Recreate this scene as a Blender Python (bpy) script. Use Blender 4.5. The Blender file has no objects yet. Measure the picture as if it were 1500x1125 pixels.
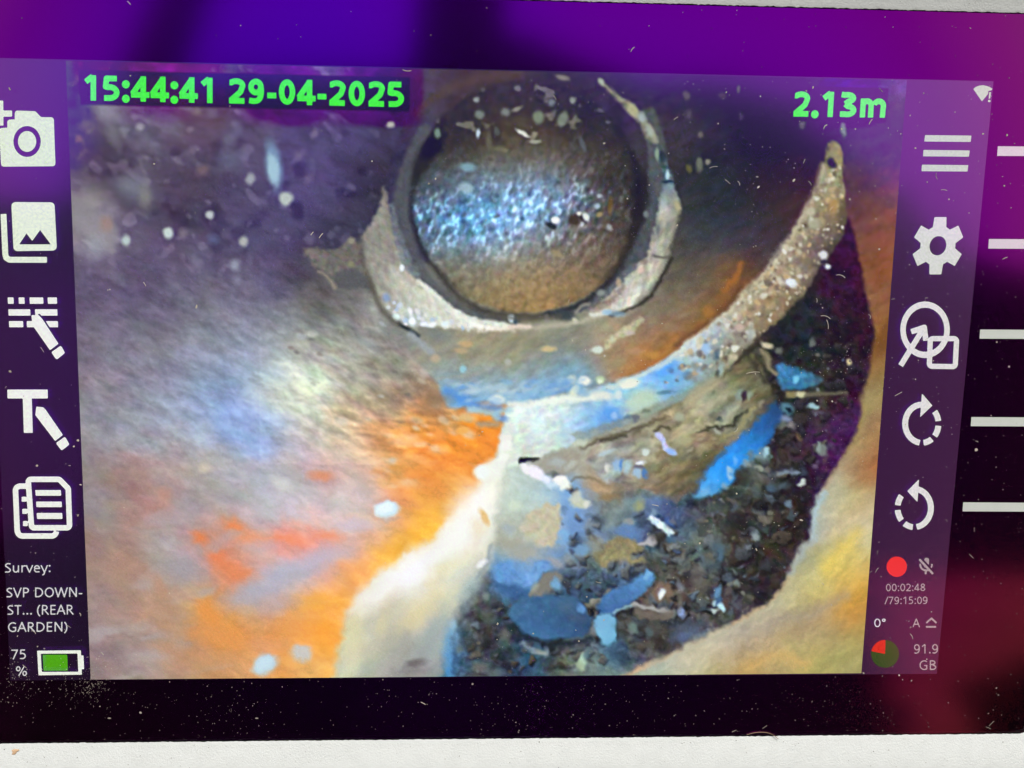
# Inspection monitor with a dusty glass front showing a drain survey, close up.
import bpy, bmesh, math, random
import numpy as np
from mathutils import Matrix, Vector

sc = bpy.context.scene
COL = sc.collection
R_ = math.radians

# ---------------------------------------------------------------- camera, sky, sun, exposure
TILT = R_(50)                       # the display leans back: its normal points 40 degrees upward
CENTRE = Vector((0, 0, 0.1035))     # centre of the display above the ground
WORLD = Matrix.Translation(CENTRE) @ Matrix.Rotation(TILT, 4, 'X')
FPX, RV, TV = 1150.0, (0.119547, 0.0400975, -0.0124825), (-0.00499267, -0.00071595, -0.17584618)
_a = Vector(RV); RC = Matrix.Rotation(_a.length, 3, _a.normalized())   # display -> camera rotation
_Ri = RC.transposed(); CAMPOS = -(_Ri @ Vector(TV))                     # camera in display coordinates

cam = bpy.data.objects.new('camera', bpy.data.cameras.new('camera'))
COL.objects.link(cam); sc.camera = cam
cam.data.sensor_width = 36; cam.data.lens = FPX/1500*36
cam.data.clip_start = 0.01; cam.data.clip_end = 500
cam.matrix_world = WORLD @ Matrix.Translation(CAMPOS) @ _Ri.to_4x4()

SUN_EL, SUN_AZ = R_(80), R_(8)      # high, a little behind the monitor
w = bpy.data.worlds.new('World'); sc.world = w; w.use_nodes = True
nt = w.node_tree; nt.nodes.clear()
sky = nt.nodes.new('ShaderNodeTexSky'); sky.sky_type = 'NISHITA'; sky.sun_disc = False
sky.sun_elevation = SUN_EL; sky.sun_rotation = SUN_AZ; sky.air_density = 1.0; sky.dust_density = 3.0
bg = nt.nodes.new('ShaderNodeBackground'); bg.inputs['Strength'].default_value = 0.15
out = nt.nodes.new('ShaderNodeOutputWorld')
# broken grey cloud with a bluer gap, its banks placed to tint the reflections
wtc = nt.nodes.new('ShaderNodeTexCoord'); wn = nt.nodes.new('ShaderNodeTexNoise'); wn.inputs['Scale'].default_value = 1.6; wn.inputs['Detail'].default_value = 5
wsep = nt.nodes.new('ShaderNodeSeparateXYZ'); wm = nt.nodes.new('ShaderNodeMath'); wm.operation = 'MULTIPLY_ADD'; wm.inputs[1].default_value = 1.5
wo = nt.nodes.new('ShaderNodeMath'); wo.operation = 'ADD'; wo.inputs[1].default_value = .26; wa = nt.nodes.new('ShaderNodeMath'); wa.operation = 'ABSOLUTE'
wr = nt.nodes.new('ShaderNodeMapRange'); wr.inputs['From Min'].default_value = .5; wr.inputs['From Max'].default_value = 1.0
wmix = nt.nodes.new('ShaderNodeMix'); wmix.data_type = 'RGBA'; wmix.inputs['B'].default_value = (3.7, 3.35, 2.9, 1)
nt.links.new(wtc.outputs['Generated'], wn.inputs['Vector']); nt.links.new(wtc.outputs['Generated'], wsep.inputs[0])
nt.links.new(wsep.outputs[0], wo.inputs[0]); nt.links.new(wo.outputs[0], wa.inputs[0]); nt.links.new(wa.outputs[0], wm.inputs[0]); nt.links.new(wn.outputs['Fac'], wm.inputs[2]); nt.links.new(wm.outputs[0], wr.inputs[0])
nt.links.new(wr.outputs[0], wmix.inputs['Factor']); nt.links.new(sky.outputs[0], wmix.inputs['A'])
nt.links.new(wmix.outputs['Result'], bg.inputs['Color']); nt.links.new(bg.outputs[0], out.inputs['Surface'])
sc.cycles.use_adaptive_sampling = True; sc.cycles.adaptive_threshold = .025; sc.cycles.adaptive_min_samples = 12; sc.cycles.caustics_reflective = False; sc.cycles.max_bounces = 5; sc.cycles.diffuse_bounces = 2; sc.cycles.glossy_bounces = 2; sc.cycles.transparent_max_bounces = 8

sun = bpy.data.objects.new('sun', bpy.data.lights.new('sun', 'SUN')); COL.objects.link(sun)
sun.data.energy = 3.4; sun.data.angle = R_(0.5); sun.data.color = (1.0, 0.95, 0.88)
sun.rotation_euler = Vector((math.sin(SUN_AZ)*math.cos(SUN_EL), math.cos(SUN_AZ)*math.cos(SUN_EL), math.sin(SUN_EL))).to_track_quat('Z', 'Y').to_euler()
sc.view_settings.view_transform = 'Standard'; sc.view_settings.look = 'None'
sc.view_settings.exposure = 0.0; sc.view_settings.gamma = 1.0

# ---------------------------------------------------------------- measuring: photo pixel <-> display plane
_RC = np.array(RC); _T = np.array(TV); _C = np.array(CAMPOS)
def up(P, z=0.0):
    """points measured in the photograph -> the display plane (or a plane z above it), metres"""
    P = np.atleast_2d(np.asarray(P, float))
    d = np.c_[(P[:, 0]-750)/FPX, -(P[:, 1]-562.5)/FPX, -np.ones(len(P))] @ _RC
    t = (z - _C[2])/d[:, 2]
    return _C + d*t[:, None]
def down(Q):
    c = Q @ _RC.T + _T
    return np.c_[750 + FPX*c[:, 0]/-c[:, 2], 562.5 - FPX*c[:, 1]/-c[:, 2]]

# ---------------------------------------------------------------- small helpers
def s2l(c):
    c = np.asarray(c, float); return np.where(c <= .04045, c/12.92, ((c+.055)/1.055)**2.4)

def node_mat(name):
    m = bpy.data.materials.new(name); m.use_nodes = True
    t = m.node_tree; t.nodes.clear(); o = t.nodes.new('ShaderNodeOutputMaterial')
    return m, t, o

def pbr(name, col, rough=.5, bump=0, bscale=800, vary=0, vscale=60, spec=.5):
    m, t, o = node_mat(name)
    p = t.nodes.new('ShaderNodeBsdfPrincipled'); t.links.new(p.outputs[0], o.inputs[0])
    p.inputs['Base Color'].default_value = (*col, 1); p.inputs['Roughness'].default_value = rough
    p.inputs['Specular IOR Level'].default_value = spec
    tc = t.nodes.new('ShaderNodeTexCoord')
    if vary:
        n = t.nodes.new('ShaderNodeTexNoise'); n.inputs['Scale'].default_value = vscale; n.inputs['Detail'].default_value = 8
        r = t.nodes.new('ShaderNodeValToRGB'); t.links.new(tc.outputs['Object'], n.inputs['Vector'])
        r.color_ramp.elements[0].position = .3; r.color_ramp.elements[1].position = .65
        r.color_ramp.elements[0].color = (*[c*(1-vary) for c in col], 1); r.color_ramp.elements[1].color = (*col, 1)
        t.links.new(n.outputs['Fac'], r.inputs[0]); t.links.new(r.outputs[0], p.inputs['Base Color'])
    if bump:
        n = t.nodes.new('ShaderNodeTexNoise'); n.inputs['Scale'].default_value = bscale; n.inputs['Detail'].default_value = 3
        b = t.nodes.new('ShaderNodeBump'); b.inputs['Strength'].default_value = bump; b.inputs['Distance'].default_value = .0004
        t.links.new(tc.outputs['Object'], n.inputs['Vector']); t.links.new(n.outputs['Fac'], b.inputs['Height']); t.links.new(b.outputs[0], p.inputs['Normal'])
    return m

def lcd_surface(t, emit_socket, o, gain=1.0):
    """light given off by the panel plus the weak matt sheen of its polariser"""
    e = t.nodes.new('ShaderNodeEmission'); e.inputs['Strength'].default_value = gain
    if emit_socket is not None: t.links.new(emit_socket, e.inputs['Color'])
    g = t.nodes.new('ShaderNodeBsdfGlossy'); g.inputs['Roughness'].default_value = .22
    g.inputs['Color'].default_value = SHEEN
    a = t.nodes.new('ShaderNodeAddShader')
    t.links.new(e.outputs[0], a.inputs[0]); t.links.new(g.outputs[0], a.inputs[1]); t.links.new(a.outputs[0], o.inputs[0])
    return e
SHEEN = (.05, .075, .145, 1)

def emit(name, rgb255):
    m, t, o = node_mat(name)
    n = t.nodes.new('ShaderNodeTexNoise'); n.inputs['Scale'].default_value = 1800; n.inputs['Detail'].default_value = 1
    tc = t.nodes.new('ShaderNodeTexCoord'); t.links.new(tc.outputs['Object'], n.inputs['Vector'])
    r = t.nodes.new('ShaderNodeValToRGB'); c = s2l(np.array(rgb255)/255)
    r.color_ramp.elements[0].position = .3; r.color_ramp.elements[1].position = .7
    r.color_ramp.elements[0].color = (*(c*.90), 1); r.color_ramp.elements[1].color = (*(c*1.06), 1)
    t.links.new(n.outputs['Fac'], r.inputs[0])
    lcd_surface(t, r.outputs[0], o); m.cycles.emission_sampling = 'NONE'
    return m

def tag(o, label=None, cat=None, group=None, kind=None):
    for k, v in (('label', label), ('category', cat), ('group', group), ('kind', kind)):
        if v: o[k] = v
    return o

def link(name, me, mat, parent=None, mw=None):
    o = bpy.data.objects.new(name, me); COL.objects.link(o)
    for m in (mat if isinstance(mat, (list, tuple)) else [mat]): me.materials.append(m)
    if parent: o.parent = parent
    if mw is not None: o.matrix_world = mw
    return o

def pmesh(name, V, F):
    me = bpy.data.meshes.new(name); me.from_pydata([tuple(v) for v in V], [], F); me.update(); return me

def box(bm, cx, cy, cz, sx, sy, sz, rot=0):
    r = bmesh.ops.create_cube(bm, size=1)
    bmesh.ops.scale(bm, vec=(sx, sy, sz), verts=r['verts'])
    if rot: bmesh.ops.rotate(bm, cent=(0, 0, 0), matrix=Matrix.Rotation(rot, 3, 'X'), verts=r['verts'])
    bmesh.ops.translate(bm, vec=(cx, cy, cz), verts=r['verts'])
    return r['verts']

def bmesh_obj(name, bm, mat, parent=None, mw=None):
    me = bpy.data.meshes.new(name); bm.to_mesh(me); bm.free(); return link(name, me, mat, parent, mw)

# ---- PAINT BEGIN
import numpy as np
_rs = np.random.RandomState(7)
_TAB = _rs.rand(24, 128, 128)

def vn(x, y, s, seed=0, ang=0.0, an=1.0):
    """smooth value noise, -1..1; s = cell size in px, an = stretch along ang (degrees)"""
    a = np.radians(ang); u = (x*np.cos(a) + y*np.sin(a))/(s*an); v = (-x*np.sin(a) + y*np.cos(a))/s
    u = u + 37.7*seed; v = v + 11.3*seed
    i = np.floor(u).astype(int); j = np.floor(v).astype(int); fu = u-i; fv = v-j
    fu = fu*fu*(3-2*fu); fv = fv*fv*(3-2*fv); T = _TAB[seed % 24]
    i0 = i % 128; i1 = (i+1) % 128; j0 = j % 128; j1 = (j+1) % 128
    return 2*((T[j0, i0]*(1-fu)+T[j0, i1]*fu)*(1-fv) + (T[j1, i0]*(1-fu)+T[j1, i1]*fu)*fv) - 1

def fbm(x, y, s, seed=0, ang=0.0, an=1.0, o=3):
    r = 0; a = 1; t = 0
    for k in range(o):
        r = r + a*vn(x, y, s, seed+k*5, ang, an); t += a; a *= .6; s *= .5
    return r/t*1.3

def ss(e0, e1, x):
    t = np.clip((x-e0)/(e1-e0), 0, 1); return t*t*(3-2*t)

def hexc(h):
    return np.array([int(h[i:i+2], 16)/255 for i in (0, 2, 4)])

def pts(s):
    return np.array([[float(c) for c in t.split(',')] for t in s.split()])

def cpts(s):
    P = []; Q = []
    for t in s.split():
        a = t.split(','); P.append((float(a[0]), float(a[1]))); Q.append(hexc(a[2]))
    return np.array(P), np.array(Q)

def crom(P, closed=True, n=6):
    N = len(P); out = []
    for i in range(N if closed else N-1):
        g = (lambda k: P[k % N]) if closed else (lambda k: P[min(max(k, 0), N-1)])
        p0, p1, p2, p3 = g(i-1), g(i), g(i+1), g(i+2)
        for t in np.arange(n)/n:
            out.append(.5*(2*p1 + (p2-p0)*t + (2*p0-5*p1+4*p2-p3)*t*t + (3*p1-p0-3*p2+p3)*t**3))
    if not closed: out.append(P[-1])
    return np.array(out)

def segd(x, y, a, b):
    d = b-a; L = d@d + 1e-9
    t = np.clip(((x-a[0])*d[0] + (y-a[1])*d[1])/L, 0, 1)
    return np.hypot(x-a[0]-t*d[0], y-a[1]-t*d[1]), t

class Canvas:
    def __init__(s, X, Y):
        s.X = X.ravel(); s.Y = Y.ravel(); s.C = np.zeros((s.X.size, 3))
    def crop(s, P, pad):
        return np.where((s.X > P[:, 0].min()-pad) & (s.X < P[:, 0].max()+pad) & (s.Y > P[:, 1].min()-pad) & (s.Y < P[:, 1].max()+pad))[0]
    def sdf(s, P, I, rough=0, rs=10, seed=1):
        x = s.X[I]; y = s.Y[I]
        if rough:
            x = x + rough*fbm(x, y, rs, seed); y = y + rough*fbm(s.X[I], s.Y[I], rs, seed+2)
        d = np.full(x.shape, 1e9); ins = np.zeros(x.shape, bool)
        for k in range(len(P)):
            a = P[k]; b = P[(k+1) % len(P)]
            d = np.minimum(d, segd(x, y, a, b)[0])
            c = (a[1] > y) != (b[1] > y)
            ins ^= c & (x < (b[0]-a[0])*(y-a[1])/(b[1]-a[1]+1e-12) + a[0])
        return np.where(ins, -d, d)
    def put(s, I, m, col):
        s.C[I] += m[:, None]*(col - s.C[I])
    def field(s, src, I, sig=45, warp=0, ws=40, ang=0, an=1, seed=3):
        P, Q = cpts(src); x = s.X[I]; y = s.Y[I]
        if warp:
            x = x + warp*fbm(x, y, ws, seed, ang, an); y = y + warp*fbm(s.X[I], s.Y[I], ws, seed+1, ang, an)
        W = np.zeros(x.shape); R = np.zeros((x.size, 3))
        for p, q in zip(P, Q):
            d2 = ((x-p[0])**2 + (y-p[1])**2)/(sig*sig)
            w = np.exp(-.5*d2) + 2e-5/(1+d2*d2)
            W += w; R += w[:, None]*q
        return R/W[:, None]
    def poly(s, p, col, f=3, rough=0, rs=10, sm=True, alpha=1, seed=1, tex=None, sig=40, warp=0, ws=30):
        P = pts(p) if isinstance(p, str) else p
        if sm: P = crom(P)
        I = s.crop(P, f*2+rough*2+4); d = s.sdf(P, I, rough, rs, seed)
        m = ss(f, -f, d)*alpha
        if isinstance(col, str): col = hexc(col) if len(col) == 6 else s.field(col, I, sig, warp, ws)
        else: col = np.array(col)
        if tex: col = tex(s, I, np.broadcast_to(col, (I.size, 3)).copy())
        s.put(I, m, col)
    def line(s, p, col, w=3, f=2, rough=0, rs=8, alpha=1, seed=2, sm=True, tex=None, sig=40):
        P = pts(p)
        if P.shape[1] == 2: P = np.c_[P, np.full(len(P), w)]
        if sm: P = crom(P, False)
        I = s.crop(P[:, :2], P[:, 2].max()+f*2+rough*2)
        x = s.X[I]; y = s.Y[I]
        if rough:
            x = x + rough*fbm(x, y, rs, seed); y = y + rough*fbm(s.X[I], s.Y[I], rs, seed+2)
        d = np.full(x.shape, 1e9)
        for k in range(len(P)-1):
            dd, t = segd(x, y, P[k, :2], P[k+1, :2]); d = np.minimum(d, dd - (P[k, 2]*(1-t)+P[k+1, 2]*t)*.5)
        m = ss(f, -f, d)*alpha
        if isinstance(col, str): col = hexc(col) if len(col) == 6 else s.field(col, I, sig)
        if tex: col = tex(s, I, np.broadcast_to(col, (I.size, 3)).copy())
        s.put(I, m, col)
    def blob(s, src):
        """tokens x,y,rx,ry,angle,hex[,alpha[,feather]]"""
        for t in src.split():
            a = t.split(','); x, y, rx, ry, an = map(float, a[:5]); col = hexc(a[5])
            al = float(a[6]) if len(a) > 6 else 1; f = float(a[7]) if len(a) > 7 else .35
            r = max(rx, ry)*(1+f)+2; I = s.crop(np.array([[x, y]]), r)
            if not I.size: continue
            c, n = np.cos(np.radians(an)), np.sin(np.radians(an)); dx = s.X[I]-x; dy = s.Y[I]-y
            u = (dx*c+dy*n)/rx; v = (-dx*n+dy*c)/ry; q = np.hypot(u, v)
            q = q*(1+.14*vn(s.X[I], s.Y[I], max(min(rx, ry), 3), int(x) % 20))
            s.put(I, ss(1+f, 1-f, q)*al, col)
    def scatter(s, n, p, cols, rmin, rmax, seed, alpha=.8, f=.5, asp=1.0, ang=0, dens=None):
        r = np.random.RandomState(seed); P = pts(p); cols = [hexc(c) for c in cols.split()]
        lo = P.min(0); hi = P.max(0); k = 0; tries = 0
        while k < n and tries < n*20:
            tries += 1
            x, y = lo + r.rand(2)*(hi-lo); ins = False
            for i in range(len(P)):
                a = P[i]; b = P[i-1]
                if (a[1] > y) != (b[1] > y) and x < (b[0]-a[0])*(y-a[1])/(b[1]-a[1])+a[0]: ins = not ins
            if not ins: continue
            k += 1; R = rmin+(rmax-rmin)*r.rand()**2; A = np.radians(ang + r.uniform(-25, 25)) if asp > 1 else r.rand()*6.3
            I = s.crop(np.array([[x, y]]), R*asp*1.6+1)
            if not I.size: continue
            dx = s.X[I]-x; dy = s.Y[I]-y; e = 1 if asp > 1 else r.uniform(.6, 1)
            u = (dx*np.cos(A)+dy*np.sin(A))/(R*asp); v = (-dx*np.sin(A)+dy*np.cos(A))/(R*e)
            s.put(I, ss(1+f, 1-f, np.hypot(u, v))*alpha*r.uniform(.4, 1), cols[r.randint(len(cols))])

def stones(s, n, region, cols, r0, r1, seed):
    """angular chips lying on each other, each with a lit upper face and a dark gap below"""
    g = np.random.RandomState(seed); R = pts(region); cols = [hexc(c) for c in cols.split()]; k = 0
    while k < n:
        x, y = R.min(0)+g.rand(2)*(R.max(0)-R.min(0)); ins = False
        for i in range(len(R)):
            a = R[i]; b = R[i-1]
            if (a[1] > y) != (b[1] > y) and x < (b[0]-a[0])*(y-a[1])/(b[1]-a[1])+a[0]: ins = not ins
        if not ins: continue
        k += 1; r = r0+(r1-r0)*g.rand()**2; m = g.randint(5, 8); an = np.sort(g.rand(m)*6.283); st = g.uniform(.5, .9); ro = g.uniform(-.6, .6)
        q = np.c_[np.cos(an), np.sin(an)*st]*r*g.uniform(.75, 1.15, (m, 1)); q = q @ np.array([[np.cos(ro), np.sin(ro)], [-np.sin(ro), np.cos(ro)]])
        P = q+[x, y]; c = cols[g.randint(len(cols))]*g.uniform(.75, 1.2)
        s.poly(P+[1.5, r*.3], (.07, .07, .075), r*.35, sm=False, alpha=.65)
        def lit(s, I, col, x=x, y=y, r=r):
            t = np.clip(.5-((s.Y[I]-y)*.8+(s.X[I]-x)*.35)/r*.5, 0, 1)
            return col*(.62+.62*t)[:, None]*(1+.16*fbm(s.X[I], s.Y[I], 6, seed % 20, 0, 1, 2))[:, None]
        s.poly(P, tuple(c), 2.2, .8, 6, sm=False, alpha=.88, tex=lit)

def grainy(amp=.08, s1=7, chroma=.03, ang=0, an=1, seed=4, big=0):
    def t(s, I, c):
        x = s.X[I]; y = s.Y[I]
        c = c*(1 + amp*fbm(x, y, s1, seed, ang, an))[:, None]
        if big: c = c*(1 + big*fbm(x, y, s1*5, seed+3, ang, an))[:, None]
        for k in range(3): c[:, k] += chroma*vn(x, y, s1*.8, seed+7+k, ang, an)
        return c
    return t

def rubble():
    def t(s, I, c):
        x = s.X[I]; y = s.Y[I]; a = .05 + .25*ss(.62, .34, c.mean(1))
        c = c*(1 + a*(fbm(x, y, 11, 6, 15, 1.3) + .6*fbm(x, y, 48, 9) + .5*fbm(x, y, 5, 11, 0, 1, 2)))[:, None]
        for k in range(3): c[:, k] += .12*a*vn(x, y, 9, 13+k)
        return c
    return t

def paint(X, Y):
    # uneven, hand-torn outlines: the drawing is read through a small turbulent displacement, stronger in the rubble
    X = np.asarray(X, float); Y = np.asarray(Y, float); shp = X.shape
    a_ = .8 + 1.7*ss(700, 780, X)*ss(560, 640, Y)*ss(1230, 1150, X) + 1.0*ss(1000, 1060, X)*ss(200, 300, Y) + 1.5*ss(760, 640, X)*ss(640, 760, Y)
    wx = a_*(fbm(X, Y, 9, 16, 0, 1, 2) + 1.3*vn(X, Y, 27, 18)); wy = a_*(fbm(X, Y, 9, 17, 0, 1, 2) + 1.3*vn(X, Y, 27, 19))
    s = Canvas(X+wx, Y+wy); A = np.arange(s.X.size)
    # 1 near pipe wall, from dark top left to orange bottom left
    wall = ("110,110,644878 160,104,6a5480 250,103,94899d 310,102,6f5c86 400,110,645898 480,112,6a5ea0 550,115,5c4e90 610,130,463a60 "
     "120,165,5e3f74 155,165,8a8499 210,185,7d7494 300,190,6b4a70 370,190,645083 450,190,5a4690 520,195,544588 570,205,4d4078 600,240,3c3452 "
     "110,225,553c6c 160,225,523c66 200,260,7a6c88 250,240,5f4a70 300,250,5e4b72 350,240,605082 450,250,584690 520,250,46396c 560,260,3e3658 590,280,3a3550 "
     "110,300,8c8488 135,325,9a929a 160,350,8f8a92 200,300,5a4a6c 250,310,58486e 300,310,55466c 350,310,5a4a80 430,310,54468a 480,300,50447e 530,300,403a60 560,300,3c3a58 "
     "120,385,6a5a78 170,385,66587a 200,350,5c4a70 250,350,5c4c72 300,350,5a4c74 350,355,5a4e80 400,350,54487c 450,350,443a66 500,345,3a3854 530,330,3c3a56 "
     "120,430,5c4c70 200,410,5a4c74 250,400,66587c 300,400,685e80 350,400,625678 400,400,564c70 440,400,4a4058 470,420,55504e "
     "120,480,6e6478 170,450,6a5f7c 220,450,6a607e 300,450,7c7888 350,440,7c7690 400,450,706e84 440,450,70706c 480,460,6f7068 520,450,78776a "
     "130,520,7b7380 180,510,7a7484 220,500,807c8a 300,500,8a8e9c 350,490,8c94a6 400,500,98a2a8 440,500,a2a898 480,500,a2a492 530,500,98988a 580,500,94928a "
     "150,560,8a848c 200,550,8c8a96 250,550,8c90a0 300,540,92a0b0 330,560,8ca0bc 370,545,9cb0c2 400,560,b0bcb8 440,560,ccd6ba 470,580,ccd6b8 520,550,a8a890 570,550,9c9884 620,540,9c9488 600,570,a09684 640,590,94846c "
     "150,610,929098 200,600,969ca6 250,600,9ca6b4 300,600,9cb2d0 340,600,92b2dc 370,610,98b4dc 400,590,c8ceb6 440,600,d2dabe 470,610,cacfb4 500,610,b8a688 540,600,b09a7c 580,600,b49878 620,600,c88444 "
     "140,650,969294 200,640,a0a0a4 250,640,a4a8ae 300,640,a0acbc 350,640,94b0dc 390,640,98b2dc 430,630,a8aeb0 470,620,b09e90 510,640,c8b49a 550,640,d8a872 590,640,f09a44 640,650,f8983c 700,640,f99432 720,660,f89a40 "
     "140,695,968680 195,690,a4807a 250,690,aa9c96 300,685,b8b0a2 350,690,b0aeb2 400,690,b6b2b4 440,680,bcb0b2 470,695,d6a494 510,690,ccbcb0 550,690,deb896 590,690,f0a050 640,690,fa9a44 690,690,fba048 "
     "140,740,92908e 190,740,a48a80 240,735,b88a7c 280,745,a6a2a0 340,740,b4b2b0 400,740,c4c6c4 450,740,ccd0d2 500,740,d6ccc8 550,745,d8c4bc 590,740,f0a468 620,740,fcb04c 660,740,fbba68 690,730,fac078 "
     "140,790,a08678 190,800,aa8a7a 240,800,a4a0a2 290,790,c09088 330,780,dc9478 370,785,c8b0a8 420,790,f09a80 460,790,f49c84 500,790,d8bcb8 540,780,e0b8a0 580,780,f4ac60 620,780,ffc040 650,770,ffc248 "
     "140,850,a2887c 190,850,b48a6c 230,840,b29a88 290,840,a8a4aa 325,830,ec8c5c 360,850,e88a5c 400,850,b8bcc8 440,840,c4c0d0 480,830,d8a8a0 520,830,eaae84 560,820,fcb850 600,810,ffc23c "
     "140,900,a08a86 180,900,ac8a78 230,895,c09068 270,880,bc9870 310,890,f09a3c 340,900,e09a58 380,880,b8b4b4 420,870,d8b0a0 455,870,f8ac64 490,870,ffb04c 480,900,fdb454 520,850,fcac50 "
     "140,950,96807c 180,945,a08680 220,960,aea09a 260,940,c08c60 310,940,ea9440 350,930,f49c40 390,920,f09a58 430,930,fca040 470,930,ffaa44 490,950,fcb85c "
     "140,985,947e78 200,985,a8907e 260,985,b48e6c 320,985,d0985c 370,980,e8a060 420,985,fba440 460,985,f4bc68")
    s.C = s.field(wall, A, 22, warp=13, ws=30, ang=25, an=1.7)
    x, y = s.X, s.Y
    n = fbm(x, y, 26, 6, 24, 2.2, 3); low = ss(200, 480, y)
    n2 = fbm(x, y, 13, 2, 28, 2.6, 3); mid = ss(330, 430, y)*ss(700, 560, y)
    s.C *= (1 + (.15-.09*low)*n + (.05+.07*mid)*n2)[:, None]
    dk = ss(470, 330, y)*ss(640, 560, x); s.C += (dk*ss(.35, .9, fbm(x, y, 17, 20, 40, 1.3, 2)))[:, None]*np.array([.10, .10, .10])
    s.C -= (dk*ss(.2, .9, fbm(x, y, 30, 22, 0, 1, 2)))[:, None]*np.array([.07, .08, .06])
    for k in range(3): s.C[:, k] += .018*vn(x, y, 14, 9+k, 20, 1.6)
    # streaks of the mortar patch, left of the far pipe
    I = s.crop(pts("380,380 700,680"), 0); m = ss(390, 470, s.X[I])*ss(690, 600, s.X[I])*ss(390, 470, s.Y[I])*ss(690, 600, s.Y[I])
    s.C[I] *= (1.05 + .15*m*fbm(s.X[I], s.Y[I], 10, 3, 30, 2.4, 3))[:, None]
    for k in range(3): s.C[I, k] += .028*m*vn(s.X[I], s.Y[I], 9, 12+k, 30, 2.5)
    m = ss(470, 540, s.X[I])*ss(560, 620, s.Y[I]); s.C[I] *= (1+.12*m*fbm(s.X[I], s.Y[I], 8, 8, 5, 3, 2))[:, None]
    s.scatter(46, "400,440 560,470 700,600 700,640 560,680 430,600", "d8dac8 e6dcc0 c8d4d8 6e6a60 7c6c5c e8c8a4", 2.5, 6, 11, .6, .6, 1.8, 20)
    s.scatter(26, "540,600 720,640 700,720 560,720", "f8d8a8 fce0b8 e08838 f0c080 e8a058", 3, 9, 12, .7, .6, 2.2, 5)
    g_ = s.C.mean(1, keepdims=True); s.C += (ss(620, 420, y)*ss(660, 560, x)*.36)[:, None]*(g_-s.C)
    s.C *= (1 + .055*ss(330, 430, y)*ss(760, 640, y)*fbm(x, y, 5, 14, 28, 1.8, 2))[:, None]
    s.C *= (1 + .035*fbm(x, y, 6, 19, 10, 2.2, 2))[:, None]
    # grit spots on the dark upper wall
    s.blob("155,163,20,12,20,a8a8b4,.8,.8 165,195,9,22,-25,8c8898,.7,.8 206,186,6,6,0,b4b2bc,.9,.7 195,275,22,16,20,949aa6,.7,.9 212,290,9,18,0,9c9e90,.6,.9 "
           "125,182,8,6,0,807084,.7,.8 115,204,5,5,0,906c70,.8,.7 250,100,7,6,0,a8a8b0,.8,.8 300,100,16,6,0,8c8494,.6,.8 335,205,9,10,0,888aa0,.6,.8 310,165,8,7,0,8c7e98,.6,.8 "
           "333,235,18,14,0,8088a0,.55,.9 367,262,6,8,20,b8c0c4,.9,.6 297,250,8,7,0,8c7478,.8,.8 288,163,6,5,0,9c8a8c,.6,.8 348,190,6,12,10,7f7a9a,.6,.8 "
           "401,240,12,34,-8,90b4d4,.85,.5 400,248,8,22,-8,bce4f0,.95,.5 419,291,9,10,10,c8d4cc,1,.45 460,196,5,8,30,8a7ca0,.8,.7 436,228,6,6,0,887c9c,.6,.8 452,262,5,9,30,7a6c94,.7,.7 "
           "571,182,6,5,0,c4ccbc,1,.5 580,336,0.1,0.1,0,ffffff 154,327,9,11,0,a88e80,.7,.8 184,352,6,8,0,b8c8c4,1,.6 246,341,7,8,0,c8d8d0,1,.5 268,342,6,8,0,988c98,.6,.8 307,315,6,6,0,c0c8c8,1,.5 356,354,6,7,0,b8bcb4,.9,.6 "
           "344,389,7,8,-20,9ca4b0,.8,.8 347,410,6,8,0,8a8a9c,.6,.9 287,383,7,12,-30,88849a,.5,.9 400,120,10,6,0,8478a8,.6,.9 312,350,8,6,20,7080a8,.5,.9 365,380,5,10,0,7c7898,.4,.9 "
           "300,620,10,8,0,a8b4c4,.4,.9 300,685,10,7,10,d8ccb0,.7,.8 412,710,18,9,35,d8dad0,.8,.8 310,980,0.1,0.1,0,ffffff 220,962,28,8,0,b4a8a4,.7,.9 240,640,9,5,0,c49480,.0,.9 241,725,8,10,0,c4907c,.7,.9 470,697,16,7,0,e09468,.8,.8")
    s.poly("104,285 125,300 150,318 168,335 170,352 165,372 150,365 130,345 112,330 104,320", "9a9798", 8, 3, 12, alpha=.75)
    s.blob("156,328,8,10,0,a88a7c,.6,.9 140,362,12,14,0,9ca0a8,.7,.9")
    # orange flames lower left
    s.blob("345,772,20,9,20,f08c50,.8,.9 370,790,26,9,10,f29458,.7,.9 295,790,14,9,35,ea8448,.8,.9 318,815,16,9,50,f08450,.8,.9 345,838,30,11,18,f08850,.85,.9 420,790,28,9,5,f69264,.7,.9 480,785,20,8,0,f69a6c,.7,.9 "
           "225,852,10,22,-35,c8946c,.6,.9 312,893,13,16,-40,fa9a38,.9,.8 335,925,24,16,25,f89c3c,.85,.9 290,925,30,14,0,d8985c,.5,.9 300,965,60,10,0,d89460,.4,.9 460,880,26,12,-20,ffb03c,.8,.9 420,920,30,20,-20,fca040,.7,.9 470,925,20,14,0,fea43c,.7,.9")
    s.blob('425,838,62,13,-18,b2b6c6,.75,.9 365,872,40,14,-14,aeb0bc,.7,.9 470,815,40,12,-12,c4bcc8,.6,.9 400,885,22,12,0,c8a898,.6,.9 270,830,26,20,40,a4a4a8,.6,.9 250,900,26,12,0,b89070,.5,.9 385,800,24,9,0,c4b0b8,.5,.9 520,770,26,9,0,d0c8d0,.6,.9')
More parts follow.
